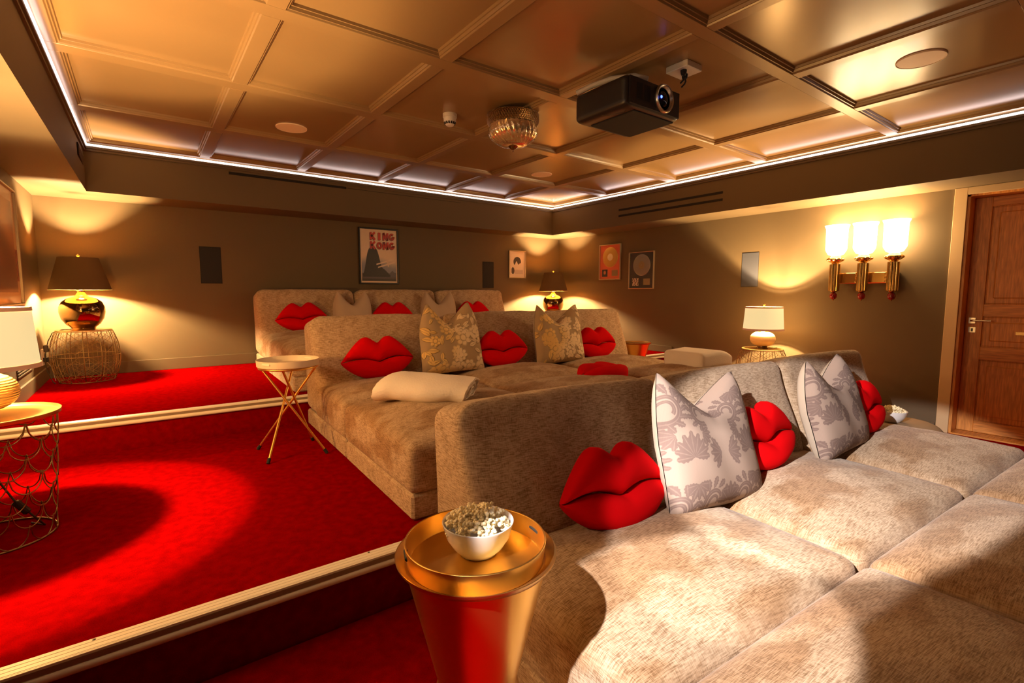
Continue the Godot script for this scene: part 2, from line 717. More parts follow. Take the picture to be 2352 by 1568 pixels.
# ---------------------------------------------------------------- levels and rows (metres; the lens stands at the origin)
const F1 := -1.26
const F2 := -1.03
const F3 := -0.815
const CEIL := 1.33
const WX := 5.8
const WL := -0.757
const WB := -6.456
const WF := 2.8
var ROW := {
	1: {"o": Vector3(0.905, F1, -1.775), "a": 3.0, "w": 1.10, "d": 1.13, "d2": 1.05},
	2: {"o": Vector3(1.0, F2, -4.09), "a": 2.3, "w": 1.09, "d": 1.05, "d2": 1.05},
	3: {"o": Vector3(1.03, F3, -6.40), "a": 2.0, "w": 1.10, "d": 1.05, "d2": 1.05},
}

func on_row(r: int, x: float, y: float, z: float) -> Vector3:
	var a := deg_to_rad(ROW[r].a)
	return ROW[r].o + Vector3(cos(a), 0, sin(a)) * x + Vector3(-sin(a), 0, cos(a)) * z + Vector3(0, y, 0)

# ---------------------------------------------------------------- seating
func crumple(seed_: int) -> FastNoiseLite:
	var fn := FastNoiseLite.new()
	fn.seed = seed_
	fn.frequency = 1.0
	fn.fractal_octaves = 2
	return fn

func cushion(w: float, z0: float, z1: float, seed_: int, crown := 0.068) -> Geo:
	var fn := crumple(seed_)
	var c := Vector3(w / 2, 0.232, (z0 + z1) / 2)
	return G().soft(Vector3(w / 2 - 0.004, 0.117, (z1 - z0) / 2 - 0.004), 0.045, Vector3i(26, 10, 26), func(p: Vector3, q: Vector3) -> Vector3:
		var t := (q.y + 1.0) / 2.0
		var k := (1.0 - pow(absf(q.x), 2.4)) * (1.0 - pow(absf(q.z), 2.4))
		p.y += crown * k * t
		p.y += t * k * 0.010 * fn.get_noise_3d(p.x * 2.2, 0.0, p.z * 5.0)
		p.z += 0.010 * (1.0 - q.x * q.x) * q.z * sin(PI * t)
		return p + c)

func back_cushion(w: float, seed_: int) -> Geo:
	var fn := crumple(seed_)
	var H := 0.3725
	return G().soft(Vector3(w / 2 - 0.004, H, 0.21), 0.075, Vector3i(24, 22, 12), func(p: Vector3, q: Vector3) -> Vector3:
		var t := (p.y + H) / (2.0 * H)
		var zf := lerpf(0.42, 0.25, smoothstep(0.25, 1.0, t))
		var s := (p.z + 0.21) / 0.42
		var z := s * zf
		z += 0.03 * (1.0 - q.x * q.x) * sin(PI * clampf(t, 0, 1)) * s
		var y := p.y + H + 0.115
		y -= 0.055 * pow(t, 4.0) * (1.0 - s)
		y += 0.012 * (1.0 - pow(q.x, 2.0)) * pow(t, 3.0)
		z += 0.008 * fn.get_noise_3d(p.x * 4.0, p.y * 2.0, 3.0) * s * (1.0 - pow(absf(q.x), 4.0))
		y += 0.006 * fn.get_noise_3d(p.x * 5.0, 7.0, p.z * 5.0) * pow(t, 4.0)
		return Vector3(p.x + w / 2, y, z))

func seat_unit(r: int, i: int, label: String) -> void:
	var R = ROW[r]
	var t := thing("sofa_seat", label, "sofa", on_row(r, i * R.w, 0, 0), -deg_to_rad(R.a), "sofa units with backrests")
	part("base", bx(Vector3(0.012, 0.0, 0.014), Vector3(R.w - 0.012, 0.122, R.d - 0.012), 0.012), M.fabric, t)
	part("seat_cushion", cushion(R.w, 0.30, R.d, r * 10 + i), M.seat, t)
	var bk := part("backrest", back_cushion(R.w, r * 31 + i), M.fabric, t)
	if i == 0:
		var path := []
		for k in 15:
			var y := 0.16 + 0.62 * k / 14.0
			var zf := lerpf(0.42, 0.25, smoothstep(0.25, 1.0, (y - 0.115) / 0.745))
			path.append(Vector3(0.035, y, zf - 0.022 - 0.002 * (k % 2)))
		part("seam", G().tube(path, 0.003, 5), M.seam, bk)

func ottoman(r: int, i: int, label: String) -> void:
	var R = ROW[r]
	var t := thing("ottoman", label, "ottoman", on_row(r, i * R.w, 0, R.d), -deg_to_rad(R.a), "ottomans pushed against the sofa seats")
	part("base", bx(Vector3(0.012, 0.0, 0.012), Vector3(R.w - 0.012, 0.122, R.d2 - 0.012), 0.012), M.fabric, t)
	part("seat_cushion", cushion(R.w, 0.0, R.d2, r * 50 + i, 0.085), M.seat, t)

# ---------------------------------------------------------------- cushions
func lip_geo(upper: bool) -> Geo:
	return G().sheet(40, 18, func(uu: float, vv: float) -> Vector3:
		var u := (uu * 2.0 - 1.0)
		u = signf(u) * (1.0 - pow(1.0 - absf(u), 1.35))
		var a := absf(u)
		var top := 0.0
		if a < 0.34:
			top = lerpf(0.272, 0.325, smoothstep(0.0, 0.34, a + 0.04))
		else:
			top = 0.145 + 0.18 * (1.0 - pow((a - 0.34) / 0.66, 1.35))
		var mid := 0.145 + 0.020 * sin(PI * minf(1.0, a * 1.05)) - 0.016 * pow(1.0 - a, 2.0)
		var bot := 0.145 - 0.145 * pow(1.0 - pow(a, 2.1), 0.85)
		var lo := mid + 0.001 if upper else bot
		var hi := maxf(top, mid + 0.004) if upper else mid - 0.001
		if hi - lo < 0.004:
			hi = lo + 0.004
		var d := (0.075 if upper else 0.085) * pow(maxf(0.0, 1.0 - pow(a, 2.4)), 0.55) + 0.004
		var ph := TAU * vv
		var cy := cos(ph)
		var sz := sin(ph)
		var y := (lo + hi) / 2.0 + (hi - lo) / 2.0 * signf(cy) * pow(absf(cy), 0.85)
		var z := d * signf(sz) * pow(absf(sz), 0.75) * (1.0 if sz > 0.0 else 0.45)
		return Vector3(0.28 * u, y, z), false, true)

var lips_source: Node3D
func lips(label: String, group: String, at: Vector3, rot: Vector3) -> void:
	if lips_source == null:
		lips_source = thing("lips_cushion", label, "cushion", at, 0.0, group)
		part("upper_lip", lip_geo(true), M.lips, lips_source)
		part("lower_lip", lip_geo(false), M.lips, lips_source)
		lips_source.rotation = rot
		return
	var o := dup(lips_source, label, at)
	o.rotation = rot
	o.set_meta("group", group)

func pillow_geo(front: bool, w: float, h: float, dip: float, ear: float) -> Geo:
	var sg := 1.0 if front else -1.0
	return G().sheet(30, 30, func(uu: float, vv: float) -> Vector3:
		var s := uu * 2.0 - 1.0
		var t := 1.0 - vv * 2.0
		var tp := maxf(t, 0.0)
		var x := w / 2 * s * (1.0 - 0.07 * (1.0 - t * t)) * (1.0 - (1.0 - ear) * tp * tp)
		var chop := pow(maxf(0.0, 1.0 - absf(s) / 0.92), 1.15)
		var y := h / 2 + h / 2 * t * (1.0 - 0.05 * (1.0 - s * s)) - dip * chop * pow(tp, 1.6)
		var th := 0.090 * pow(maxf(0.0, 1.0 - pow(s, 4.0)), 0.6) * pow(maxf(0.0, 1.0 - pow(t, 4.0)), 0.6)
		th *= 1.0 - 0.35 * chop * tp
		var z := sg * (th + 0.002) - 0.05 * chop * pow(tp, 2.0) + 0.035 * pow(absf(s), 2.0) * tp
		z += 0.004 * sin(s * 9.0 + t * 4.0) * (1.0 - s * s) * (1.0 - t * t)
		return Vector3(x, y, z), false, false, Vector3(0, 0, sg))

func pillow(label: String, group: String, at: Vector3, rot: Vector3, fm: Material, bm: Material, w := 0.60, h := 0.58, dip := 0.17, ear := 0.66) -> void:
	var o := thing("pillow", label, "pillow", at, 0.0, group)
	o.rotation = rot
	part("front_panel", pillow_geo(true, w, h, dip, ear), fm, o)
	part("back_panel", pillow_geo(false, w, h, dip, ear), bm, o)

# ---------------------------------------------------------------- lamps
func shade_geo(r0: float, y0: float, r1: float, y1: float) -> Geo:
	return G().lathe(V2([r0, y0, r1, y1]), 48)

func dark_lamp(label: String, at: Vector3) -> Node3D:
	var t := thing("table_lamp", label, "lamp", at, 0.0, "dark shaded corner lamps")
	part("body", G().lathe(V2([0.0, 0.0, 0.085, 0.0, 0.085, 0.0, 0.09, 0.012, 0.09, 0.012, 0.088, 0.018, 0.125, 0.05, 0.155, 0.10, 0.169, 0.16, 0.166, 0.21, 0.146, 0.255, 0.11, 0.285, 0.07, 0.30, 0.052, 0.306]), 48), M.bronze, t)
	part("neck", G().lathe(V2([0.052, 0.306, 0.036, 0.325, 0.028, 0.345, 0.034, 0.362, 0.034, 0.362, 0.012, 0.372, 0.010, 0.42, 0.0, 0.42]), 32), M.brass, t)
	var b := part("bulb", G().sheet(16, 10, func(u: float, v: float) -> Vector3:
		return Vector3(0.03 * sin(PI * v) * cos(TAU * u), 0.465 - 0.042 * cos(PI * v), 0.03 * sin(PI * v) * sin(TAU * u)), true), M.bulb, t)
	b.name = "bulb"
	var sh := part("shade", shade_geo(0.228, 0.365, 0.147, 0.66), M.dark_shade, t)
	part("lining", shade_geo(0.2262, 0.366, 0.1452, 0.659), M.dark_shade_lining, sh)
	var fit := G()
	for k in 3:
		var an := TAU * k / 3.0
		fit.tube([Vector3(0, 0.645, 0), Vector3(cos(an) * 0.145, 0.652, sin(an) * 0.145)], 0.002, 5)
	fit.tube([Vector3(0, 0.50, 0), Vector3(0, 0.66, 0)], 0.0025, 5)
	part("shade_holder", fit, M.brass, t)
	part("finial", G().lathe(V2([0.0, 0.655, 0.008, 0.66, 0.006, 0.666, 0.014, 0.676, 0.013, 0.686, 0.0, 0.694]), 16), M.brass, t)
	omni("bulb_light", Vector3(0, 0.465, 0), LAMP, E_DARK, 0.028, t)
	return t

func pale_lamp(label: String, at: Vector3, hb: float, through: float, direct: float, ribs: float, body: Material) -> Node3D:
	var t := thing("table_lamp", label, "lamp", at, 0.0, "cream shaded table lamps")
	part("foot", G().lathe(V2([0.0, 0.0, 0.058, 0.0, 0.058, 0.0, 0.058, 0.01, 0.05, 0.012, 0.05, 0.03, 0.05, 0.03, 0.0, 0.032]), 32), M.bronze, t)
	part("body", G().sheet(128, 90, func(u: float, v: float) -> Vector3:
		var y := lerpf(0.030, 0.180, v)
		var q := (v - 0.5) * 2.0
		var r := 0.048 + 0.078 * pow(maxf(0.0, 1.0 - q * q), 0.55)
		r += ribs * absf(sin(v * PI * 15.0)) * (0.55 + 0.45 * absf(sin(u * PI * 32.0)))
		return Vector3(r * cos(TAU * u), y, r * sin(TAU * u)), true), body, t)
	part("neck", G().lathe(V2([0.05, 0.178, 0.05, 0.186, 0.03, 0.19, 0.018, 0.205, 0.012, 0.215, 0.010, hb - 0.04, 0.0, hb - 0.04]), 24), M.brass, t)
	part("bulb", G().sheet(16, 10, func(u: float, v: float) -> Vector3:
		return Vector3(0.028 * sin(PI * v) * cos(TAU * u), hb - 0.04 * cos(PI * v), 0.028 * sin(PI * v) * sin(TAU * u)), true), M.bulb, t)
	var sh := part("shade", shade_geo(0.201, 0.20, 0.184, 0.452), M.pale_shade, t)
	part("trim", G().lathe(V2([0.199, 0.20, 0.2035, 0.20, 0.2035, 0.20, 0.2020, 0.219, 0.2020, 0.219, 0.1985, 0.219]), 48), M.shade_trim, sh)
	part("trim", G().lathe(V2([0.1845, 0.437, 0.1880, 0.437, 0.1880, 0.437, 0.1868, 0.453, 0.1868, 0.453, 0.183, 0.453]), 48), M.shade_trim, sh)
	var fit := G()
	for k in 3:
		var an := TAU * k / 3.0
		fit.tube([Vector3(0, 0.440, 0), Vector3(cos(an) * 0.183, 0.446, sin(an) * 0.183)], 0.002, 5)
	fit.tube([Vector3(0, hb + 0.04, 0), Vector3(0, 0.455, 0)], 0.0025, 5)
	part("shade_holder", fit, M.brass, t)
	part("finial", G().lathe(V2([0.0, 0.452, 0.008, 0.456, 0.006, 0.463, 0.013, 0.472, 0.012, 0.481, 0.0, 0.489]), 16), M.brass, t)
	# the bulb straight through the two openings, and what comes through the cloth
	spot("bulb_light_up", Vector3(0, hb, 0), Vector3.UP, rad_to_deg(atan(0.184 / (0.452 - hb))) + 4.0, LAMP, direct, 0.026, 0.30, t)
	spot("bulb_light_down", Vector3(0, 0.375, 0), Vector3.DOWN, 49.0, LAMP, direct * 0.62, 0.026, 0.06, t)
	omni("shade_light", Vector3(0, 0.33, 0), Color(1.0, 0.74, 0.42), through, 0.09, t)
	return t

# ---------------------------------------------------------------- tables
const DRUM_H := 0.48
func drum_r(y: float) -> float:
	var q := 2.0 * y / DRUM_H - 1.0
	return 0.255 - 0.055 * q * q

func drum_path(a0: float, a1: float, y0: float, y1: float, n: int) -> Array:
	var p := []
	for k in n + 1:
		var t := float(k) / n
		var y := lerpf(y0, y1, t)
		var an := lerpf(a0, a1, t)
		p.append(Vector3(cos(an) * drum_r(y), y, sin(an) * drum_r(y)))
	return p

func drum_table(label: String, at: Vector3) -> Node3D:
	var t := thing("wire_side_table", label, "side table", at, 0.0, "drum shaped wire side tables")
	part("table_top", G().lathe(V2([0.0, DRUM_H - 0.008, 0.203, DRUM_H - 0.008, 0.203, DRUM_H - 0.008, 0.206, DRUM_H - 0.004, 0.203, DRUM_H, 0.203, DRUM_H, 0.0, DRUM_H]), 40), M.gold_satin, t)
	for y in [0.004, DRUM_H * 0.5, DRUM_H - 0.014]:
		var p := []
		for k in 40:
			p.append(Vector3(cos(TAU * k / 40.0) * drum_r(y), y, sin(TAU * k / 40.0) * drum_r(y)))
		part("ring", G().tube(p, 0.0035, 6, true), M.wire, t)
	for k in 12:
		part("rib", G().tube(drum_path(TAU * k / 12.0, TAU * k / 12.0, 0.004, DRUM_H - 0.01, 12), 0.003, 5), M.wire, t)
	var g := G()
	for k in 21:
		var an := TAU * k / 21.0
		for s in [-1.0, 1.0]:
			g.tube(drum_path(an, an + s * 0.95, DRUM_H * (0.56 + 0.12 * (k % 3) / 2.0), DRUM_H - 0.01, 7), 0.0013, 4)
			g.tube(drum_path(an, an + s * 0.95, DRUM_H * (0.44 - 0.12 * (k % 3) / 2.0), 0.005, 7), 0.0013, 4)
	for k in 24:
		g.tube(drum_path(TAU * (k + 0.5) / 24.0, TAU * (k + 0.5) / 24.0, 0.005, DRUM_H - 0.01, 8), 0.0012, 4)
	part("wire_lattice", g, M.wire, t).set_meta("kind", "stuff")
	return t

func fish_table(at: Vector3) -> void:
	var t := thing("wire_scale_table", "gold side table of fish-scale wire with a round gold top, beside the lower step", "side table", at, 0.0)
	var H := 0.52
	part("table_top", G().lathe(V2([0.0, H - 0.006, 0.236, H - 0.006, 0.242, H - 0.002, 0.2435, H + 0.014, 0.2435, H + 0.014, 0.2405, H + 0.014, 0.2405, H + 0.014, 0.238, H + 0.002, 0.233, H, 0.233, H, 0.0, H]), 64), M.gold_satin, t)
	var ring := []
	for k in 48:
		ring.append(Vector3(cos(TAU * k / 48.0) * 0.196, 0.004, sin(TAU * k / 48.0) * 0.196))
	part("foot_ring", G().tube(ring, 0.0038, 6, true), M.wire, t)
	var N := 11
	for row in 7:
		var yt := H - 0.010 - row * 0.0715
		var p := []
		for k in 13:
			var u := k / 12.0
			var an := (u - 0.5) * TAU / N
			var y := yt - 0.078 * sqrt(maxf(0.0, 1.0 - pow(2.0 * u - 1.0, 2.0)))
			y = maxf(y, 0.004)
			var r := lerpf(0.196, 0.232, y / H)
			p.append(Vector3(cos(an) * r, y, sin(an) * r))
		var m := G().tube(p, 0.0024, 5).mesh()
		for k in N:
			var s := part("wire_scale", m, M.wire, t)
			s.rotation.y = TAU * (k + 0.5 * (row % 2)) / N
	var c := G().tube([Vector3(-0.02, 0.50, -0.02), Vector3(0.0, 0.40, -0.02), Vector3(0.03, 0.24, 0.0), Vector3(0.075, 0.15, 0.02), Vector3(0.12, 0.09, 0.03), Vector3(0.155, 0.02, 0.0), Vector3(0.10, 0.006, -0.10)], 0.004, 6)
	var cord := part("cord", c, M.cable, t)
	var sw := part("cord_switch", bx(Vector3(-0.035, -0.012, -0.014), Vector3(0.035, 0.012, 0.014), 0.006), M.black, cord, Vector3(0.093, 0.125, 0.025))
	sw.rotation = Vector3(0, -0.2, -0.95)

func bucket_table(label: String, at: Vector3, k := 1.0) -> Node3D:
	var t := thing("hourglass_table", label, "side table", at, 0.0, "gold hourglass drum tables")
	var H := F1_H * k
	part("lower_cone", G().lathe(V2([0.168 * k, 0.0, 0.172 * k, 0.006, 0.095 * k, 0.318 * k]), 56), M.gold_satin, t)
	part("upper_cone", G().lathe(V2([0.0, 0.30 * k, 0.086 * k, 0.30 * k, 0.097 * k, 0.312 * k, 0.097 * k, 0.312 * k, 0.1735 * k, H - 0.018]), 56), M.gold, t)
	part("rim", G().lathe(V2([0.172 * k, H - 0.020, 0.186 * k, H - 0.016, 0.193 * k, H - 0.006, 0.195 * k, H, 0.195 * k, H, 0.192 * k, H, 0.180 * k, H - 0.010, 0.168 * k, H - 0.016, 0.168 * k, H - 0.016, 0.0, H - 0.018]), 64), M.gold_satin, t)
	return t
const F1_H := 0.64

func bowl_of_popcorn(label: String, plabel: String, at: Vector3, k := 1.0, seed_ := 5, count := 250) -> void:
	var t := thing("bowl", label, "bowl", at, 0.0, "white bowls of popcorn")
	part("bowl", G().lathe(V2([0.0, 0.0, 0.046 * k, 0.0, 0.048 * k, 0.004, 0.062 * k, 0.018, 0.077 * k, 0.042, 0.086 * k, 0.075, 0.0875 * k, 0.079, 0.0865 * k, 0.081, 0.084 * k, 0.079, 0.082 * k, 0.072, 0.072 * k, 0.04, 0.055 * k, 0.016, 0.0, 0.008]), 48), M.china, t)
	var rng := RandomNumberGenerator.new()
	rng.seed = seed_
	var g := G()
	for c in count:
		var an := rng.randf() * TAU
		var rr := 0.076 * k * sqrt(rng.randf())
		var top := 0.072 + 0.034 * (1.0 - pow(rr / (0.078 * k), 2.0))
		var p := Vector3(cos(an) * rr, top - 0.024 * rng.randf() + 0.006, sin(an) * rr)
		for b in 4:
			var q := p + Vector3(rng.randf_range(-1, 1), rng.randf_range(-0.5, 1), rng.randf_range(-1, 1)) * 0.0060
			var r := rng.randf_range(0.0026, 0.0058)
			g.xf = Transform3D(Basis.from_euler(Vector3(rng.randf() * 6, rng.randf() * 6, 0)).scaled(Vector3(1, rng.randf_range(0.7, 1.1), 1)), q)
			g.sheet(7, 5, func(u: float, v: float) -> Vector3:
				return Vector3(sin(PI * v) * cos(TAU * u), -cos(PI * v), sin(PI * v) * sin(TAU * u)) * r * (1.0 + 0.12 * sin(u * 12.0 + v * 9.0)), true)
	g.xf = Transform3D()
	var pc := part("popcorn", g, M.popcorn)
	pc.position = at
	tag(pc, plabel, "popcorn", "", "stuff")

func framed(called: String, label: String, category: String, at: Vector3, turn: float, w: float, h: float, fw: float, depth: float, fm: Material, group := "") -> Node3D:
	# a frame whose face looks along +z of the thing, its back on z = 0
	var t := thing(called, label, category, at, turn, group)
	var g := G()
	g.box(Vector3(-w / 2, h / 2 - fw, 0), Vector3(w / 2, h / 2, depth), 0.003)
	g.box(Vector3(-w / 2, -h / 2, 0), Vector3(w / 2, -h / 2 + fw, depth), 0.003)
	g.box(Vector3(-w / 2, -h / 2 + fw, 0), Vector3(-w / 2 + fw, h / 2 - fw, depth), 0.003)
	g.box(Vector3(w / 2 - fw, -h / 2 + fw, 0), Vector3(w / 2, h / 2 - fw, depth), 0.003)
	part("frame", g, fm, t)
	return t

func print_mesh(w: float, h: float, z: float) -> Geo:
	var g := bx(Vector3(-w / 2, -h / 2, z - 0.004), Vector3(w / 2, h / 2, z - 0.0004))
	g.quad(Vector3(-w / 2, -h / 2, z), Vector3(w / 2, -h / 2, z), Vector3(w / 2, h / 2, z), Vector3(-w / 2, h / 2, z), Vector3(0, 0, 1))
	return g

func printed(t: Texture2D, rough := 0.45) -> StandardMaterial3D:
	var m := mat(1, 1, 1, rough)
	m.albedo_texture = t
	return m

# fat block letters lying in x,y; each 1 high, in a list of strokes and rings
func letters(text: String, h: float, w: float, depth: float) -> Geo:
	var g := G()
	var adv := w / text.length()
	var lw := adv * 0.94
	var th := minf(lw, h) * 0.34
	for k in text.length():
		var o := Vector2(-w / 2 + adv * k + (adv - lw) / 2, 0)
		match text[k]:
			"K":
				stroke(g, o + Vector2(th / 2, 0), o + Vector2(th / 2, h), th, depth)
				stroke(g, o + Vector2(th * 0.6, h * 0.42), o + Vector2(lw - th * 0.5, h), th, depth)
				stroke(g, o + Vector2(th * 0.8, h * 0.58), o + Vector2(lw - th * 0.45, 0), th, depth)
			"I":
				stroke(g, o + Vector2(lw * 0.5, 0), o + Vector2(lw * 0.5, h), th * 1.25, depth)
			"N":
				stroke(g, o + Vector2(th / 2, 0), o + Vector2(th / 2, h), th, depth)
				stroke(g, o + Vector2(lw - th / 2, 0), o + Vector2(lw - th / 2, h), th, depth)
				stroke(g, o + Vector2(th / 2, h), o + Vector2(lw - th / 2, 0), th, depth)
			_:
				var full: bool = text[k] == "O"
				var c := o + Vector2(lw / 2, h / 2)
				var a0 := 0.0 if full else 0.75
				for j in 20:
					var t0 := a0 + (TAU - a0 * (1.0 if full else 1.0)) * j / 20.0
					var t1 := a0 + (TAU - a0 * (1.0 if full else 1.0)) * (j + 1) / 20.0
					var ra := Vector2(lw / 2 - th / 2, h / 2 - th / 2)
					stroke(g, c + Vector2(cos(t0) * ra.x, sin(t0) * ra.y), c + Vector2(cos(t1) * ra.x, sin(t1) * ra.y), th, depth)
				if not full:
					stroke(g, c + Vector2(0.0, -h * 0.06), c + Vector2(lw * 0.5, -h * 0.06), th * 0.75, depth)
	return g

func stroke(g: Geo, a: Vector2, b: Vector2, th: float, depth: float) -> void:
	var d := (b - a).normalized() * th / 2
	var nrm := Vector2(-d.y, d.x)
	var p := [a + nrm, b + nrm, b - nrm, a - nrm]
	var q := []
	for v in p:
		q.append(Vector3(v.x, v.y, depth))
	g.quad(q[0], q[1], q[2], q[3], Vector3(0, 0, 1))
	for k in 4:
		var u: Vector3 = q[k]
		var w: Vector3 = q[(k + 1) % 4]
		g.quad(u, w, w * Vector3(1, 1, 0), u * Vector3(1, 1, 0), Vector3((p[k] + p[(k + 1) % 4]).x - (a + b).x, (p[k] + p[(k + 1) % 4]).y - (a + b).y, 0))

# ---------------------------------------------------------------- light settings
const LAMP := Color(1.0, 0.83, 0.58)
const E_DARK := 10.0
const E_PALE := 9.5
const E_SCONCE := 0.52
const E_COVE := 0.22
const E_SPOT := 20.0
const EXPOSURE := 1.0

func _ready() -> void:
	var cam := Camera3D.new()
	cam.name = "camera"
	cam.fov = 68.87
	cam.near = 0.03
	cam.far = 60.0
	add_child(cam)
	cam.rotation_degrees = Vector3(-5.5516, -36.616, -0.017)
	cam.current = true
	var we := WorldEnvironment.new()
	we.name = "environment"
	var e := Environment.new()
	e.background_mode = Environment.BG_COLOR
	e.background_color = Color.BLACK
	e.tonemap_mode = Environment.TONE_MAPPER_LINEAR
	e.tonemap_exposure = EXPOSURE
	e.sdfgi_enabled = true
	e.ssao_enabled = true
	e.ssil_enabled = true
	we.environment = e
	add_child(we)
	# cool light strip along the foot of the coffered ceiling
	var cool := Color(1.0, 0.90, 0.88)
	area("cove_light_back", Vector3(2.47, 1.308, -5.935), Vector3(0, 0.75, 1), Vector2(5.5, 0.03), cool, E_COVE)
	area("cove_light_right", Vector3(5.22, 1.308, -1.65), Vector3(-1, 0.75, 0), Vector2(8.6, 0.03), cool, E_COVE * 1.6)
	area("cove_light_left", Vector3(-0.325, 1.308, -1.65), Vector3(1, 0.75, 0), Vector2(8.6, 0.03), cool, E_COVE * 1.6)
	# four headed reading spotlight on the left wall, beside the lens
	for q in [[-8.8, -26.2, 11.0, 27.0], [-10.0, -34.8, 9.2, 8.0], [-8.6, -44.3, 9.1, 17.0], [-6.5, -60.0, 8.0, 12.0]]:
		var sp := SpotLight3D.new()
		sp.name = "wall_spot_light"
		sp.light_color = Color(1.0, 0.96, 0.95)
		sp.light_energy = q[2 + 1]
		sp.light_size = 0.02
		sp.spot_angle = q[2]
		sp.spot_angle_attenuation = 0.2
		sp.spot_range = 14.0
		sp.shadow_enabled = true
		add_child(sp, true)
		sp.transform = Transform3D(Basis.looking_at(spot_dir(q[0], q[1])), SPOT_AT)
	make_materials()
	var wv := mat(0.60, 0.40, 0.15, 0.3, 0.85)
	M.woven = wv
	M.speckled = mat(0.74, 0.55, 0.30, 0.5, 0.2)
	build_room()
	build_ceiling_things()
	build_wall_things()
	build_lamps_and_tables()
	build_seating()

const SPOT_AT := Vector3(-0.65, 0.80, -0.45)
func spot_dir(az: float, el: float) -> Vector3:
	var a := deg_to_rad(az)
	var e := deg_to_rad(el)
	return Vector3(cos(a) * cos(e), sin(e), sin(a) * cos(e))

func build_room() -> void:
	# floors
	struct("floor", bx(Vector3(WL, F1 - 0.1, WF), Vector3(WX, F1, -1.81)), M.carpet, "red carpeted floor at the foot of the steps, lowest of the three levels", "floor")
	struct("floor_middle", bx(Vector3(WL, F1 - 0.1, -1.825), Vector3(WX, F2, -4.11)), M.carpet, "red carpeted middle platform under the second row of sofas", "floor")
	struct("floor_back", bx(Vector3(WL, F1 - 0.1, -4.125), Vector3(WX, F3, WB - 0.1)), M.carpet, "red carpeted top platform against the back wall", "floor")
	for s in [[F2, -1.81, "pale metal nosing along the lower step, nearest the gold hourglass table", "trim_1", 0.90], [F3, -4.11, "pale metal nosing along the upper step behind the tray table", "trim_2", 0.96]]:
		var y: float = s[0]
		var z: float = s[1]
		var g := G()
		for k in 3:                                          # three flat ribs on the tread
			g.box(Vector3(WL, y - 0.004, z - 0.056 + k * 0.018), Vector3(WX, y + 0.0045, z - 0.0395 + k * 0.018), 0.001)
		g.box(Vector3(WL, y - 0.004, z - 0.054), Vector3(WX, y + 0.0036, z))
		g.box(Vector3(WL, y - 0.024, z - 0.004), Vector3(WX, y + 0.003, z + 0.006), 0.001)
		var nose := struct(s[3], g, M.nosing, s[2], "step nosing")
		var lip := []
		for x in [WL, WX]:
			lip.append(Vector3(x, y - 0.036, z - 0.002))
		part("lip", G().tube(lip, 0.0155, 14), M.nosing, nose)
		part("groove", bx(Vector3(WL, y - 0.022, z + 0.002), Vector3(WX, y - 0.004, z + 0.0075)), M.nosing_dark, nose)
		for k in 6:
			part("screw", G().lathe(V2([0.0, 0.002, 0.004, 0.001, 0.005, 0.0]), 10, Vector3(-0.17 + k * 0.42 * 2.0, y + 0.0045, z - 0.047)), M.cable, nose)
	# walls
	struct("wall_back", bx(Vector3(WL - 0.1, F1 - 0.1, WB - 0.1), Vector3(WX + 0.1, 1.6, WB)), M.wall, "taupe back wall with the film poster and two black speakers", "wall")
	struct("wall_left", bx(Vector3(WL - 0.1, F1 - 0.1, WB), Vector3(WL, 1.6, WF)), M.wall, "taupe left wall with the large framed picture", "wall")
	struct("wall_front", bx(Vector3(WL - 0.1, F1 - 0.1, WF), Vector3(WX + 0.1, 1.6, WF + 0.1)), M.wall, "plain front wall behind the lens", "wall")
	var gw := G()
	gw.box(Vector3(WX, F1 - 0.1, WB), Vector3(WX + 0.3, 1.6, -1.185))
	gw.box(Vector3(WX, 0.845, -1.185), Vector3(WX + 0.3, 1.6, -0.27))
	gw.box(Vector3(WX, F1 - 0.1, -0.27), Vector3(WX + 0.3, 1.6, WF))
	struct("wall_right", gw, M.wall, "taupe right wall with the brass sconce and the panelled door", "wall")
	# baseboards
	struct("baseboard_back", bx(Vector3(WL, F3, WB), Vector3(WX, F3 + 0.12, WB + 0.016), 0.003), M.base, "low taupe baseboard along the back wall", "baseboard")
	var bl := G()
	bl.box(Vector3(WL, F3, WB + 0.016), Vector3(WL + 0.016, F3 + 0.12, -4.13), 0.003)
	bl.box(Vector3(WL, F2, -4.10), Vector3(WL + 0.016, F2 + 0.10, -1.86), 0.003)
	struct("baseboard_left", bl, M.base, "low taupe baseboard along the left wall", "baseboard")
	var br := G()
	br.box(Vector3(WX - 0.016, F3, WB + 0.016), Vector3(WX, F3 + 0.09, -4.13), 0.003)
	br.box(Vector3(WX - 0.016, F2, -4.10), Vector3(WX, F2 + 0.09, -1.86), 0.003)
	br.box(Vector3(WX - 0.016, F1, -1.80), Vector3(WX, F1 + 0.075, -1.28), 0.003)
	struct("baseboard_right", br, M.base, "low taupe baseboard along the right wall, left of the door", "baseboard")
	# lowered border of the ceiling
	var yb := 0.908
	struct("soffit_back", G().prism(PackedVector2Array([Vector2(WL, WB), Vector2(WX, WB), Vector2(WX, -6.035), Vector2(-0.33, -5.93), Vector2(WL, -5.92)]), yb, 1.6), M.wall, "lowered taupe ceiling border above the back wall", "soffit")
	struct("soffit_left", G().prism(PackedVector2Array([Vector2(WL, -5.921), Vector2(-0.335, -5.929), Vector2(-0.445, WF), Vector2(WL, WF)]), yb, 1.6), M.wall, "lowered taupe ceiling border above the left wall", "soffit")
	struct("soffit_right", G().prism(PackedVector2Array([Vector2(WX, -6.034), Vector2(5.27, -6.026), Vector2(5.27, WF), Vector2(WX, WF)]), yb, 1.6), M.wall, "lowered taupe ceiling border above the door wall", "soffit")
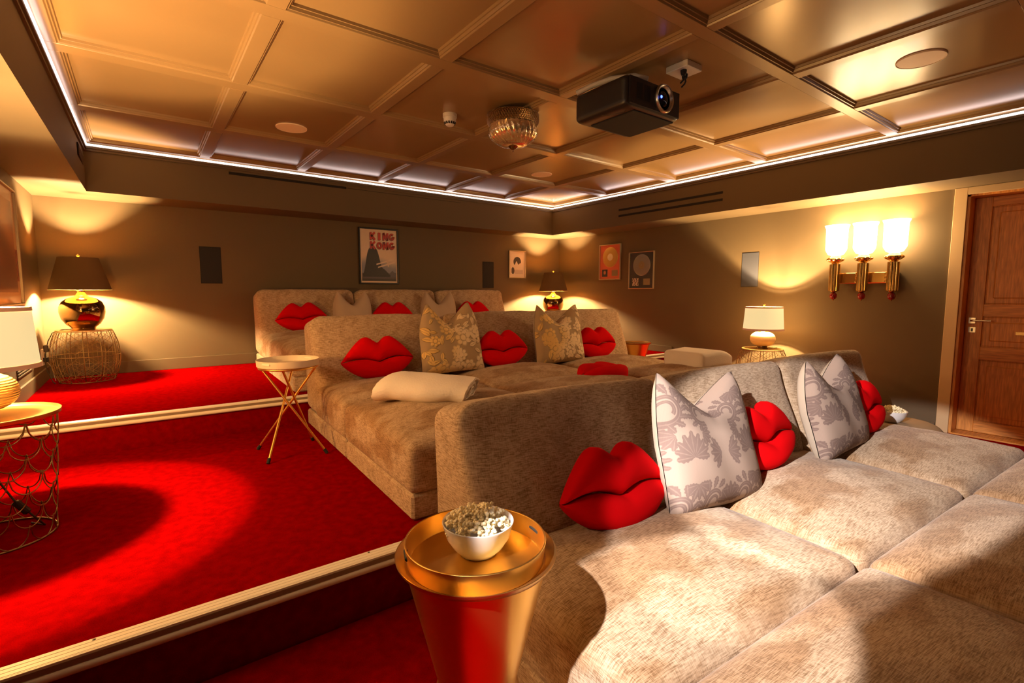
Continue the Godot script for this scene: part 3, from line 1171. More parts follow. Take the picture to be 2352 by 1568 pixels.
	# coffered ceiling
	var ceil := struct("ceiling", bx(Vector3(WL - 0.1, 1.41, WB - 0.1), Vector3(WX + 0.1, 1.6, WF + 0.1)), M.ceiling, "coffered gold brown ceiling of framed glossy panels", "ceiling")
	var X := [-0.28, 0.545, 0.63, 1.45, 1.53, 2.365, 2.435, 3.285, 3.37, 4.235, 4.318, 5.17]
	var Z := [-5.87, -4.91, -4.80, -3.82, -3.705, -2.745, -2.64, -1.62, -1.54, -0.56, -0.46, 0.52, 0.62, 1.60, 1.70, 2.65]
	var xs := [-0.46] + X + [5.30]
	var zs := [-6.06] + Z + [WF]
	for k in range(0, zs.size(), 2):
		part("beam", bx(Vector3(-0.46, CEIL, zs[k]), Vector3(5.30, 1.42, zs[k + 1]), 0.002), M.ceiling, ceil)
	for k in range(0, xs.size(), 2):
		for j in range(0, Z.size(), 2):
			part("beam", bx(Vector3(xs[k], CEIL, Z[j]), Vector3(xs[k + 1], 1.42, Z[j + 1]), 0.002), M.ceiling, ceil)
	var prof := V2([0.0, CEIL + 0.001, 0.004, CEIL + 0.008, 0.004, CEIL + 0.008, 0.010, CEIL + 0.008, 0.010, CEIL + 0.008, 0.015, CEIL + 0.022, 0.015, CEIL + 0.022, 0.022, CEIL + 0.022, 0.022, CEIL + 0.022, 0.026, 1.366])
	for i in range(0, X.size(), 2):
		for j in range(0, Z.size(), 2):
			var x0: float = X[i]
			var x1: float = X[i + 1]
			var z0: float = Z[j]
			var z1: float = Z[j + 1]
			part("panel", bx(Vector3(x0, 1.365, z0), Vector3(x1, 1.405, z1)), M.panel, ceil)
			var g := G()
			for k in prof.size() - 1:
				var a: Vector2 = prof[k]
				var b: Vector2 = prof[k + 1]
				if a.distance_to(b) < 1e-6:
					continue
				var ra := [Vector3(x0 + a.x, a.y, z0 + a.x), Vector3(x1 - a.x, a.y, z0 + a.x), Vector3(x1 - a.x, a.y, z1 - a.x), Vector3(x0 + a.x, a.y, z1 - a.x)]
				var rb := [Vector3(x0 + b.x, b.y, z0 + b.x), Vector3(x1 - b.x, b.y, z0 + b.x), Vector3(x1 - b.x, b.y, z1 - b.x), Vector3(x0 + b.x, b.y, z1 - b.x)]
				for s in 4:
					var o: Vector3 = [Vector3(0, -0.3, 1), Vector3(-1, -0.3, 0), Vector3(0, -0.3, -1), Vector3(1, -0.3, 0)][s]
					g.quad(ra[s], ra[(s + 1) % 4], rb[(s + 1) % 4], rb[s], o)
			part("moulding", g, M.ceiling, ceil)
	# cornice under the light strip and the strip itself
	var cg := G()
	for st in [[0.0, 1.262, 1.282], [0.012, 1.282, 1.298]]:
		var w: float = 0.014 + st[0]
		cg.prism(PackedVector2Array([Vector2(-0.335, -5.93), Vector2(5.27, -6.03), Vector2(5.27, -6.03 + w), Vector2(-0.335, -5.93 + w)]), st[1], st[2])
		cg.prism(PackedVector2Array([Vector2(5.27, -6.03), Vector2(5.27, WF), Vector2(5.27 - w, WF), Vector2(5.27 - w, -6.03)]), st[1], st[2])
		cg.prism(PackedVector2Array([Vector2(-0.335, -5.93), Vector2(-0.445, WF), Vector2(-0.445 + w, WF), Vector2(-0.335 + w, -5.93)]), st[1], st[2])
	struct("trim_3", cg, M.base, "thin stepped cornice at the foot of the lit ceiling edge", "cornice")
	var led := G()
	led.tube([Vector3(-0.31, 1.312, -5.907), Vector3(5.245, 1.312, -6.007)], 0.010, 8)
	led.tube([Vector3(5.246, 1.312, -6.0), Vector3(5.246, 1.312, WF)], 0.010, 8)
	led.tube([Vector3(-0.310, 1.312, -5.9), Vector3(-0.420, 1.312, WF)], 0.010, 8)
	tag(part("light_strip", led, M.led), "cool white light strip running round the foot of the coffered ceiling", "light strip")
	# door
	var casing := G()
	casing.box(Vector3(WX - 0.018, F1, -1.272), Vector3(WX, 0.906, -1.185), 0.002)
	casing.box(Vector3(WX - 0.018, 0.845, -1.185), Vector3(WX, 0.906, -0.19), 0.002)
	casing.box(Vector3(WX - 0.018, F1, -0.27), Vector3(WX, 0.845, -0.19), 0.002)
	var door := struct("door_1", casing, M.casing, "panelled oak door in its pale wood frame at the right edge", "door")
	var jm := G()
	jm.box(Vector3(WX + 0.001, F1, -1.185), Vector3(WX + 0.20, 0.845, -1.165))
	jm.box(Vector3(WX + 0.001, F1, -0.29), Vector3(WX + 0.20, 0.845, -0.27))
	jm.box(Vector3(WX + 0.001, 0.828, -1.185), Vector3(WX + 0.20, 0.845, -0.27))
	part("jamb", jm, M.wood, door)
	var dx := WX + 0.16
	part("threshold", bx(Vector3(WX - 0.02, F1, -1.165), Vector3(WX + 0.2, F1 + 0.012, -0.29), 0.002), M.wood_across, door)
	part("leaf", bx(Vector3(dx + 0.018, F1 + 0.015, -1.163), Vector3(dx + 0.055, 0.826, -0.292)), M.wood, door)
	for z in [[-1.163, -1.05], [-0.405, -0.292]]:
		part("stile", bx(Vector3(dx, F1 + 0.015, z[0]), Vector3(dx + 0.03, 0.826, z[1]), 0.003), M.wood, door)
	for y in [[0.745, 0.826], [-0.205, -0.10], [-0.59, -0.475], [F1 + 0.015, -1.145]]:
		part("rail", bx(Vector3(dx, y[0], -1.05), Vector3(dx + 0.03, y[1], -0.405), 0.003), M.wood_across, door)
	for y in [[-0.10, 0.745], [-0.475, -0.205], [-1.145, -0.59]]:
		part("panel_mould", bx(Vector3(dx + 0.010, y[0] + 0.006, -1.044), Vector3(dx + 0.03, y[1] - 0.006, -0.411), 0.006), M.wood, door)
		part("panel", bx(Vector3(dx + 0.002, y[0] + 0.052, -0.998), Vector3(dx + 0.03, y[1] - 0.052, -0.457), 0.008), M.wood, door)
	var hd := part("handle", bx(Vector3(dx - 0.009, -0.272, -1.142), Vector3(dx, -0.217, -1.092), 0.003), M.steel, door)
	part("lever", G().tube([Vector3(dx - 0.005, -0.244, -1.115), Vector3(dx - 0.05, -0.244, -1.115), Vector3(dx - 0.052, -0.244, -1.10), Vector3(dx - 0.052, -0.243, -0.985)], 0.0085, 10), M.steel, hd)
	var lk := part("lock_plate", bx(Vector3(dx - 0.006, -0.352, -1.138), Vector3(dx, -0.302, -1.088), 0.002), M.steel, door)
	part("keyhole", bx(Vector3(dx - 0.0075, -0.343, -1.120), Vector3(dx - 0.005, -0.314, -1.106), 0.004), M.black, lk)
	part("name_plate", bx(Vector3(dx - 0.003, -0.358, -0.835), Vector3(dx + 0.01, -0.330, -0.62), 0.001), M.gold_satin, door)

func build_ceiling_things() -> void:
	# projector: its lens looks along +z, its left side towards the lens of the photograph
	var p := thing("projector", "black ceiling projector with a round lens glowing blue", "projector", Vector3(2.285, 1.07, -2.41))
	var W := 0.505
	var D := 0.43
	part("housing", G().soft(Vector3(W / 2, 0.09, D / 2), 0.035, Vector3i(14, 12, 14), func(q: Vector3, u: Vector3) -> Vector3:
		return q + Vector3(W / 2, 0.09, D / 2)), M.black, p)
	part("front_panel", bx(Vector3(0.018, 0.012, D - 0.004), Vector3(W - 0.018, 0.168, D + 0.006), 0.005), M.black, p)
	part("base_panel", bx(Vector3(0.10, -0.006, 0.05), Vector3(W - 0.03, 0.003, D - 0.03), 0.003), M.matt_black, p)
	for x in [0.08, 0.15]:
		part("vent", bx(Vector3(x, 0.05, D + 0.005), Vector3(x + 0.05, 0.14, D + 0.008), 0.001), M.matt_black, p)
	var ring := part("lens_ring", G().lathe(V2([0.060, 0.0, 0.082, 0.0, 0.082, 0.0, 0.084, 0.012, 0.078, 0.022, 0.078, 0.022, 0.070, 0.020, 0.062, 0.004]), 48), M.steel, p, Vector3(0.322, 0.097, D + 0.004))
	ring.rotation.x = PI / 2
	part("lens_barrel", G().lathe(V2([0.0, 0.002, 0.062, 0.002, 0.068, 0.016, 0.068, 0.016, 0.07, 0.018]), 40), M.matt_black, ring)
	var lens := mat(0.01, 0.012, 0.03, 0.03)
	part("lens", G().sheet(32, 8, func(u: float, v: float) -> Vector3:
		return Vector3(0.045 * v * cos(TAU * u), 0.004 + 0.014 * (1.0 - v * v), 0.045 * v * sin(TAU * u)), true, false, Vector3.UP), lens, ring)
	part("lamp_glow", G().sheet(14, 6, func(u: float, v: float) -> Vector3:
		return Vector3(-0.032 + 0.009 * v * cos(TAU * u), 0.0135 + 0.006 * (1.0 - v * v), -0.004 + 0.009 * v * sin(TAU * u)), true, false, Vector3.UP), glow(0.08, 0.16, 1.0, 5.0), ring)
	var mt := G()
	mt.box(Vector3(0.20, 0.178, 0.15), Vector3(0.30, 0.205, 0.27), 0.004)
	mt.box(Vector3(0.235, 0.20, 0.195), Vector3(0.265, 0.262, 0.225), 0.003)
	mt.box(Vector3(0.19, 0.250, 0.14), Vector3(0.31, 0.262, 0.28), 0.003)
	part("ceiling_mount", mt, M.black, p)
	part("cable_sleeve", G().tube([Vector3(-0.0, 0.185, 0.02), Vector3(0.05, 0.215, 0.10), Vector3(0.10, 0.232, 0.22), Vector3(0.17, 0.225, 0.34), Vector3(0.22, 0.20, 0.40)], 0.016, 10), M.pale_cable, p)
	part("wire", G().tube([Vector3(0.02, 0.0, 0.22), Vector3(0.015, -0.015, 0.27), Vector3(0.03, -0.018, 0.33), Vector3(0.06, -0.012, 0.36), Vector3(0.065, 0.0, 0.37)], 0.0022, 5), M.cable, p)
	var o := thing("ceiling_outlet", "white square ceiling outlet with two plugs above the projector", "outlet", Vector3(2.72, 1.365, -1.915))
	part("plate", bx(Vector3(-0.075, -0.038, -0.075), Vector3(0.075, 0.0, 0.075), 0.004), M.white, o)
	for k in 2:
		var pl := part("plug", G().lathe(V2([0.0, -0.066, 0.012, -0.066, 0.017, -0.056, 0.019, -0.036]), 16), M.matt_black, o, Vector3(-0.03 + 0.055 * k, 0, 0.02 - 0.03 * k))
		part("cord", G().tube([Vector3(0, -0.06, 0), Vector3(0.005, -0.078, 0.005), Vector3(0.0, -0.095, 0.0), Vector3(-0.012, -0.112, -0.012)], 0.005, 6), M.matt_black, pl)
	# smoke detector
	var s := thing("smoke_detector", "small white smoke detector on the ceiling left of the crystal light", "smoke detector", Vector3(1.985, 1.365, -3.47))
	part("mount", G().lathe(V2([0.0, -0.028, 0.052, -0.028, 0.054, -0.026, 0.054, 0.0]), 32), M.white, s)
	part("cover", G().lathe(V2([0.0, -0.088, 0.022, -0.088, 0.030, -0.084, 0.042, -0.066, 0.047, -0.058, 0.049, -0.028]), 32), M.white, s)
	for k in 14:
		var an := TAU * k / 14.0
		var sl := part("slot", bx(Vector3(-0.006, -0.009, -0.002), Vector3(0.006, 0.009, 0.002)), M.matt_black, s, Vector3(cos(an) * 0.0405, -0.069, sin(an) * 0.0405))
		sl.rotation = Vector3(0.4, PI / 2 - an, 0)
	# crystal light
	var c := thing("ceiling_light", "cut crystal bowl ceiling light in a knurled bronze rim beside the projector", "ceiling light", Vector3(2.335, 1.33, -3.13))
	part("rim", G().lathe(V2([0.0, -0.03, 0.170, -0.04, 0.175, -0.075, 0.186, -0.070, 0.196, -0.052, 0.199, -0.03, 0.193, -0.012, 0.196, -0.004, 0.198, 0.0, 0.10, 0.0]), 64), M.knurled, c)
	part("bowl", G().sheet(112, 26, func(u: float, v: float) -> Vector3:
		var t := v * PI * 0.5
		var y := -0.075 - 0.150 * sin(t)
		var r := 0.172 * pow(cos(t), 0.62) + 0.012 * sin(PI * minf(1.0, v * 1.6)) + 0.004
		var an := TAU * u + 0.55 * v
		r *= 1.0 + 0.035 * cos(an * 28.0 - v * 4.0) * sin(PI * minf(1.0, v + 0.08)) + 0.012 * cos(an * 28.0 + v * 40.0)
		return Vector3(r * cos(TAU * u), y, r * sin(TAU * u)), true), M.crystal, c)
	part("lining", G().lathe(V2([0.0, -0.19, 0.05, -0.18, 0.10, -0.14, 0.128, -0.075]), 32), M.bronze, c)
	part("finial", G().lathe(V2([0.0, -0.268, 0.005, -0.263, 0.007, -0.256, 0.005, -0.25, 0.018, -0.243, 0.038, -0.226, 0.042, -0.220, 0.0, -0.212]), 24), M.bronze, c)
	# flush speakers in the ceiling
	var sp: Node3D
	for q in [[Vector3(1.085, 1.365, -4.525), "white round ceiling speaker near the left end of the back ceiling edge"], [Vector3(3.80, 1.365, -4.54), "white round ceiling speaker near the far right corner, beyond the crystal light"], [Vector3(3.755, 1.365, -1.03), "large white round ceiling speaker at the right, above the sconce"]]:
		if sp == null:
			sp = thing("ceiling_speaker", q[1], "speaker", q[0], 0.0, "round ceiling speakers")
			part("grille", G().lathe(V2([0.0, -0.007, 0.112, -0.006, 0.114, -0.004]), 48), M.ceiling_speaker, sp)
			part("rim", G().lathe(V2([0.1135, -0.004, 0.1150, -0.008, 0.1195, -0.007, 0.121, 0.0]), 48), M.ceiling_speaker, sp)
		else:
			dup(sp, q[1], q[0])
	# air slots in the lowered border
	var v1 := thing("air_slot", "long black air slot high in the border above the back wall", "air vent", Vector3(2.2, 1.228, -5.978))
	v1.rotation.y = 0.018
	part("frame", bx(Vector3(-1.40, -0.014, -0.006), Vector3(1.40, 0.014, 0.0045), 0.001), M.dark_slot, v1)
	part("blade", bx(Vector3(-1.39, -0.003, 0.003), Vector3(1.39, 0.001, 0.007)), M.matt_black, v1)
	var v2 := thing("air_slot", "pair of black air slots in the border above the framed records", "air vent", Vector3(5.27, 1.077, -3.91))
	for y in [-0.039, 0.039]:
		part("slot", bx(Vector3(-0.004, y - 0.013, -0.755), Vector3(0.006, y + 0.013, 0.755), 0.001), M.dark_slot, v2)
	var v3 := thing("air_grille", "dark louvred air grille in the border at the upper left corner", "air vent", Vector3(-0.340, 1.155, -5.76))
	v3.rotation.y = 0.0126
	part("frame", bx(Vector3(-0.006, -0.045, -0.13), Vector3(0.004, 0.055, 0.36), 0.001), M.dark_slot, v3)
	for k in 5:
		part("louvre", bx(Vector3(0.0, -0.037 + 0.019 * k, -0.12), Vector3(0.008, -0.031 + 0.019 * k, 0.35)), M.base, v3)

func build_wall_things() -> void:
	# wall speakers
	var src: Node3D
	for q in [[Vector3(0.645, 0.308, WB), 0.0, "black rectangular wall speaker on the back wall left of the poster"], [Vector3(4.337, 0.279, WB), 0.0, "black rectangular wall speaker on the back wall between poster and small portrait"], [Vector3(WX, 0.275, -3.09), -PI / 2, "grey lit rectangular wall speaker left of the sconce, above the cream lamp"]]:
		if src == null:
			src = thing("wall_speaker", q[2], "speaker", q[0], q[1], "flush wall speakers")
			part("grille", bx(Vector3(-0.0985, -0.197, -0.01), Vector3(0.0985, 0.197, 0.005), 0.002), M.speaker, src)
			part("frame", bx(Vector3(-0.103, -0.201, -0.01), Vector3(0.103, 0.201, 0.003), 0.001), M.matt_black, src)
		else:
			var o := dup(src, q[2], q[0], q[1])
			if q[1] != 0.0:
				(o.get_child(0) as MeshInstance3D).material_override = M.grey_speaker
	# film poster: red lettering over a plain dark shape
	var po := framed("poster", "film poster with red lettering and dark shape, black framed, on the back wall", "poster", Vector3(2.582, 0.487, WB), 0.0, 0.545, 0.735, 0.018, 0.025, M.black)
	var art := paint(150, 204, func(x: float, y: float) -> Color:
		var paper := Color(0.92, 0.80, 0.70)
		if x < 0.035 or x > 0.965 or y < 0.02 or y > 0.965:
			return paper
		var sky := paper.lerp(Color(0.55, 0.55, 0.62), smoothstep(0.50, 0.72, y + 0.06 * sin(x * 5.0)))
		if y > 0.92:
			return Color(0.16, 0.12, 0.13)
		if y > 0.885:
			sky = Color(0.32, 0.26, 0.28)
		elif y > 0.80 + 0.03 * sin(x * 31.0) * sin(x * 13.0):
			sky = Color(0.36, 0.33, 0.38)
		var hill := 0.86 - 0.52 * exp(-pow((x - 0.33) / 0.20, 4.0)) - 0.12 * exp(-pow((x - 0.62) / 0.12, 2.0))
		if y > hill and y < 0.885 and x > 0.06 and x < 0.80:
			sky = Color(0.085, 0.07, 0.075)
		for k in 2:
			var d := Vector2(x - 0.66 - 0.04 * k, y - 0.60 - 0.055 * k).rotated(0.22)
			if absf(d.y) < 0.013 and absf(d.x) < 0.24:
				sky = Color(0.93, 0.82, 0.74)
		var d2 := Vector2(x - 0.74, y - 0.62).rotated(0.22)
		if absf(d2.x) < 0.02 and absf(d2.y) < 0.07:
			sky = Color(0.90, 0.78, 0.70)
		return sky)
	part("print", print_mesh(0.511, 0.701, 0.010), printed(art), po)
	var ink := mat(0.60, 0.02, 0.008, 0.6)
	var shadow := mat(0.05, 0.02, 0.015, 0.6)
	for q in [["KING", 0.262], ["KONG", 0.142]]:
		part("lettering_shadow", letters(q[0], 0.098, 0.35, 0.0006), shadow, po, Vector3(0.048, q[1] - 0.053, 0.0101))
		part("lettering", letters(q[0], 0.098, 0.35, 0.0010), ink, po, Vector3(0.054, q[1] - 0.047, 0.0101))
	part("pane", bx(Vector3(-0.255, -0.35, 0.0145), Vector3(0.255, 0.35, 0.0165)), M.pane, po)
	# portrait
	var pf := framed("framed_portrait", "small pale framed portrait with dark hair, left of the corner lamp", "picture", Vector3(4.894, 0.457, WB), 0.0, 0.332, 0.437, 0.012, 0.03, M.silver_frame)
	var por := paint(96, 128, func(x: float, y: float) -> Color:
		var c := Color(0.93, 0.85, 0.78)
		if x < 0.14 or x > 0.86 or y < 0.12 or y > 0.86:
			return c
		c = Color(0.95, 0.88, 0.82)
		var d := Vector2((x - 0.50) / 0.24, (y - 0.40) / 0.19)
		if d.length() < 1.0 and d.y < 0.42 - 0.75 * maxf(0.0, 0.55 - absf(d.x + 0.1)) + 0.2 * sin(x * 25.0):
			c = Color(0.22, 0.15, 0.11)
		if Vector2((x - 0.22) / 0.10, (y - 0.74) / 0.13).length() < 1.0:
			c = Color(0.25, 0.18, 0.14)
		if y > 0.70 and x > 0.32:
			c = c.lerp(Color(0.78, 0.68, 0.64), 0.6)
		return c)
	part("print", print_mesh(0.312, 0.417, 0.012), printed(por), pf)
	part("pane", bx(Vector3(-0.155, -0.208, 0.0165), Vector3(0.155, 0.208, 0.0185)), M.pane, pf)
	# framed records
	for q in [[-5.278, 0.470, 0.430, 0.535, "framed gold record on an orange red mount, nearest the corner lamp", mat(0.62, 0.09, 0.015, 0.6), M.gold, mat(0.85, 0.72, 0.45, 0.6), 0], [-4.678, 0.325, 0.447, 0.530, "framed silver record on a black mount on the right wall", M.matt_black, M.steel, M.plaque, 1]]:
		var fr := framed("framed_record", q[4], "framed record", Vector3(WX, q[1], q[0]), -PI / 2, q[2], q[3], 0.012, 0.03, M.silver_frame, "framed records")
		part("mount", print_mesh(q[2] - 0.02, q[3] - 0.02, 0.008), q[5], fr)
		var disc := part("record", G().lathe(V2([0.0, 0.0105, 0.056, 0.0105, 0.058, 0.010, 0.060, 0.0105, 0.148, 0.0105, 0.152, 0.0085, 0.152, 0.008]), 64), q[6], fr, Vector3(0, 0.075, 0))
		disc.rotation.x = PI / 2
		part("record_label", G().lathe(V2([0.006, 0.0115, 0.006, 0.0115, 0.052, 0.0115, 0.054, 0.0105]), 40), q[7], disc)
		var sl := paint(32, 40, func(x: float, y: float) -> Color:
			if q[8] == 0:
				return Color(0.06, 0.04, 0.035).lerp(Color(0.75, 0.45, 0.25), smoothstep(0.30, 0.16, Vector2(x - 0.5, (y - 0.42) * 0.8).length()))
			return Color(0.85, 0.78, 0.70) if sin(x * 17.0 + 3.0 * sin(y * 9.0)) * sin(y * 13.0 + x * 4.0) > -0.1 else Color(0.12, 0.10, 0.09))
		part("sleeve", bx(Vector3(-0.055, -0.055, 0), Vector3(0.055, 0.055, 0.003)), printed_all(sl), fr, Vector3(-0.105, -0.165, 0.008))
		part("plaque", bx(Vector3(-0.058, -0.045, 0), Vector3(0.058, 0.045, 0.003), 0.001), M.plaque, fr, Vector3(0.095, -0.165, 0.008))
		part("pane", bx(Vector3(-q[2] / 2 + 0.012, -q[3] / 2 + 0.012, 0.020), Vector3(q[2] / 2 - 0.012, q[3] / 2 - 0.012, 0.022)), M.pane, fr)
	# large picture on the left wall
	var lw := 1.30
	var big := framed("framed_picture", "large thin framed orange toned picture on the left wall, cut by the photo edge", "picture", Vector3(WL, 0.345, -5.42 + lw / 2), PI / 2, lw, 0.87, 0.014, 0.03, M.thin_frame)
	var ba := paint(256, 170, func(x: float, y: float) -> Color:
		if x > 0.925 or x < 0.075 or y < 0.10 or y > 0.90:
			var b := Color(0.80, 0.62, 0.40)
			if y < 0.10 or (x > 0.925 and y < 0.2):
				b = Color(0.82, 0.60, 0.42)
			if y > 0.52 and y < 0.80:
				var tw := minf(absf(fposmod(x * 11.0 + 0.6 * sin(y * 22.0), 1.0) - 0.5), absf(fposmod(y * 9.0 + x * 7.0, 1.0) - 0.5))
				b = Color(0.62, 0.20, 0.07) if tw > 0.045 else Color(0.22, 0.08, 0.03)
			return b
		var t := 0.5 + 0.5 * sin(x * 9.0 + 2.0 * sin(y * 7.0))
		return Color(0.50, 0.27, 0.11).lerp(Color(0.80, 0.52, 0.26), t * smoothstep(0.9, 0.2, y)))
	part("print", print_mesh(lw - 0.024, 0.846, 0.012), printed(ba), big)
	part("pane", bx(Vector3(-lw / 2 + 0.014, -0.42, 0.018), Vector3(lw / 2 - 0.014, 0.42, 0.020)), M.pane, big)
	# low grille and socket on the left wall
	var lg := thing("wall_grille", "low louvred air grille on the left wall behind the front lamp", "air vent", Vector3(WL, -0.575, -5.35), PI / 2)
	part("frame", bx(Vector3(-0.32, -0.055, -0.004), Vector3(0.32, 0.055, 0.004), 0.001), M.dark_slot, lg)
	for k in 5:
		part("louvre", bx(Vector3(-0.31, -0.047 + 0.021 * k, 0.0), Vector3(0.31, -0.039 + 0.021 * k, 0.010)), M.base, lg)
	var so := thing("wall_socket", "white wall socket with a black plug in the left back corner", "socket", Vector3(WL, -0.585, -6.20), PI / 2)
	part("plate", bx(Vector3(-0.045, -0.075, -0.004), Vector3(0.045, 0.075, 0.009), 0.003), M.white, so)
	part("plug", bx(Vector3(-0.022, -0.045, 0.009), Vector3(0.022, 0.0, 0.045), 0.006), M.black, so)
	part("cord", G().tube([Vector3(0, -0.04, 0.03), Vector3(0.01, -0.10, 0.06), Vector3(0.02, -0.18, 0.07), Vector3(0.0, -0.226, 0.08)], 0.003, 5), M.pale_cable, so)
	# sconce: three glass shades over fluted brass stems, on the right wall
	var t := thing("wall_sconce", "brass wall sconce with three lit glass shades and red drops, left of the door", "sconce", Vector3(WX, 0.14, -1.90), -PI / 2)
	part("back_bar", bx(Vector3(-0.27, -0.045, 0.0), Vector3(0.27, 0.062, 0.045), 0.006), M.brass, t)
	var gm := G().sheet(40, 22, func(u: float, v: float) -> Vector3:
		var y := lerpf(0.235, 0.538, v)
		var r := 0.066 + 0.026 * smoothstep(0.0, 0.22, v) + 0.004 * v + 0.012 * smoothstep(0.88, 1.0, v)
		r *= smoothstep(-0.06, 0.05, v)
		return Vector3(r * cos(TAU * u), y, r * sin(TAU * u)), true).mesh()
	var fm := G().sheet(96, 2, func(u: float, v: float) -> Vector3:
		var r := 0.050 - 0.008 * absf(cos(u * PI * 14.0))
		return Vector3(r * cos(TAU * u), lerpf(-0.118, 0.150, v), r * sin(TAU * u)), true)
	fm.lathe(V2([0.0, -0.119, 0.048, -0.119, 0.048, -0.117]), 28)
	fm.lathe(V2([0.048, 0.149, 0.0, 0.151]), 28)
	var fluted := fm.mesh()
	var cup := G().sheet(64, 14, func(u: float, v: float) -> Vector3:
		var y := lerpf(0.150, 0.232, v)
		var r := 0.030 + 0.040 * sin(PI * clampf((v - 0.15) * 1.25, 0, 1)) + 0.012 * v
		r *= 1.0 + 0.07 * cos(u * TAU * 10.0) * sin(PI * v)
		return Vector3(r * cos(TAU * u), y, r * sin(TAU * u)), true).mesh()
	for k in 3:
		var at := Vector3((k - 1) * 0.247, 0, 0.105)
		var st := part("stem", fluted, M.brass, t, at)
		part("cup", cup, M.brass, st)
		part("arm", bx(Vector3(-0.018, -0.03, -0.085), Vector3(0.018, 0.05, -0.04), 0.003), M.brass, st)
		part("collar", G().lathe(V2([0.0, -0.135, 0.018, -0.135, 0.034, -0.128, 0.036, -0.122, 0.02, -0.118]), 24), M.brass, st)
		part("drop", G().sheet(20, 14, func(u: float, v: float) -> Vector3:
			var r := 0.033 * pow(sin(PI * v), 0.8)
			return Vector3(r * cos(TAU * u), -0.170 - 0.036 * cos(PI * (1.0 - v)), r * sin(TAU * u)), true), M.red_glass, st)
		part("drop_tip", G().lathe(V2([0.0, -0.218, 0.006, -0.213, 0.008, -0.206, 0.004, -0.203]), 12), M.bronze, st)
		part("glass_shade", gm, M.sconce_glass, st)
		if k > 0:
			for j in 3:
				var rp := []
				for q in 14:
					rp.append(Vector3(-0.068 + cos(TAU * q / 14.0) * 0.013, -0.028 + j * 0.037 + sin(TAU * q / 14.0) * 0.013, -0.055))
				part("scroll", G().tube(rp, 0.004, 6, true), M.brass, st)
		omni("shade_light", at + Vector3(0, 0.40, 0), Color(1.0, 0.82, 0.55), E_SCONCE, 0.06, t)
	var twin := dup(t, "brass wall sconce with three lit glass shades on the left wall, outside the picture", Vector3(WL, 0.14, -1.90), PI / 2)
	for c in twin.get_children():
		if c is OmniLight3D:
			c.light_energy = E_SCONCE * 0.4
	# the reading spotlight out of frame on the left wall
	var w := thing("wall_spotlight", "small brass wall spotlight on the left wall, outside the picture", "spotlight", Vector3(WL, 0.80, -0.45), PI / 2)
	part("mount", G().lathe(V2([0.0, 0.0, 0.04, 0.0, 0.04, 0.0, 0.04, 0.012, 0.0, 0.014]), 24), M.brass, w).rotation.x = PI / 2
	for q in [[-8.8, -26.2], [-10.0, -34.8], [-8.6, -44.3], [-6.5, -60.0]]:
		var d := spot_dir(q[0], q[1])
		var hg := G()
		hg.xf = Transform3D(Basis(Quaternion(Vector3.UP, d)), SPOT_AT - d * 0.085)
		hg.lathe(V2([0.0, 0.0, 0.022, 0.0, 0.028, 0.01, 0.034, 0.07, 0.034, 0.07, 0.031, 0.07, 0.026, 0.02]), 24)
		var hs := part("housing", hg, M.brass, w)
		hs.transform = w.transform.affine_inverse()
		var lg2 := G()
		lg2.xf = hg.xf
		lg2.lathe(V2([0.0, 0.062, 0.030, 0.060]), 24)
		part("lamp_face", lg2, glow(1.0, 0.88, 0.74, 6.0), hs)

func printed_all(t: Texture2D) -> StandardMaterial3D:
	return printed(t, 0.5)

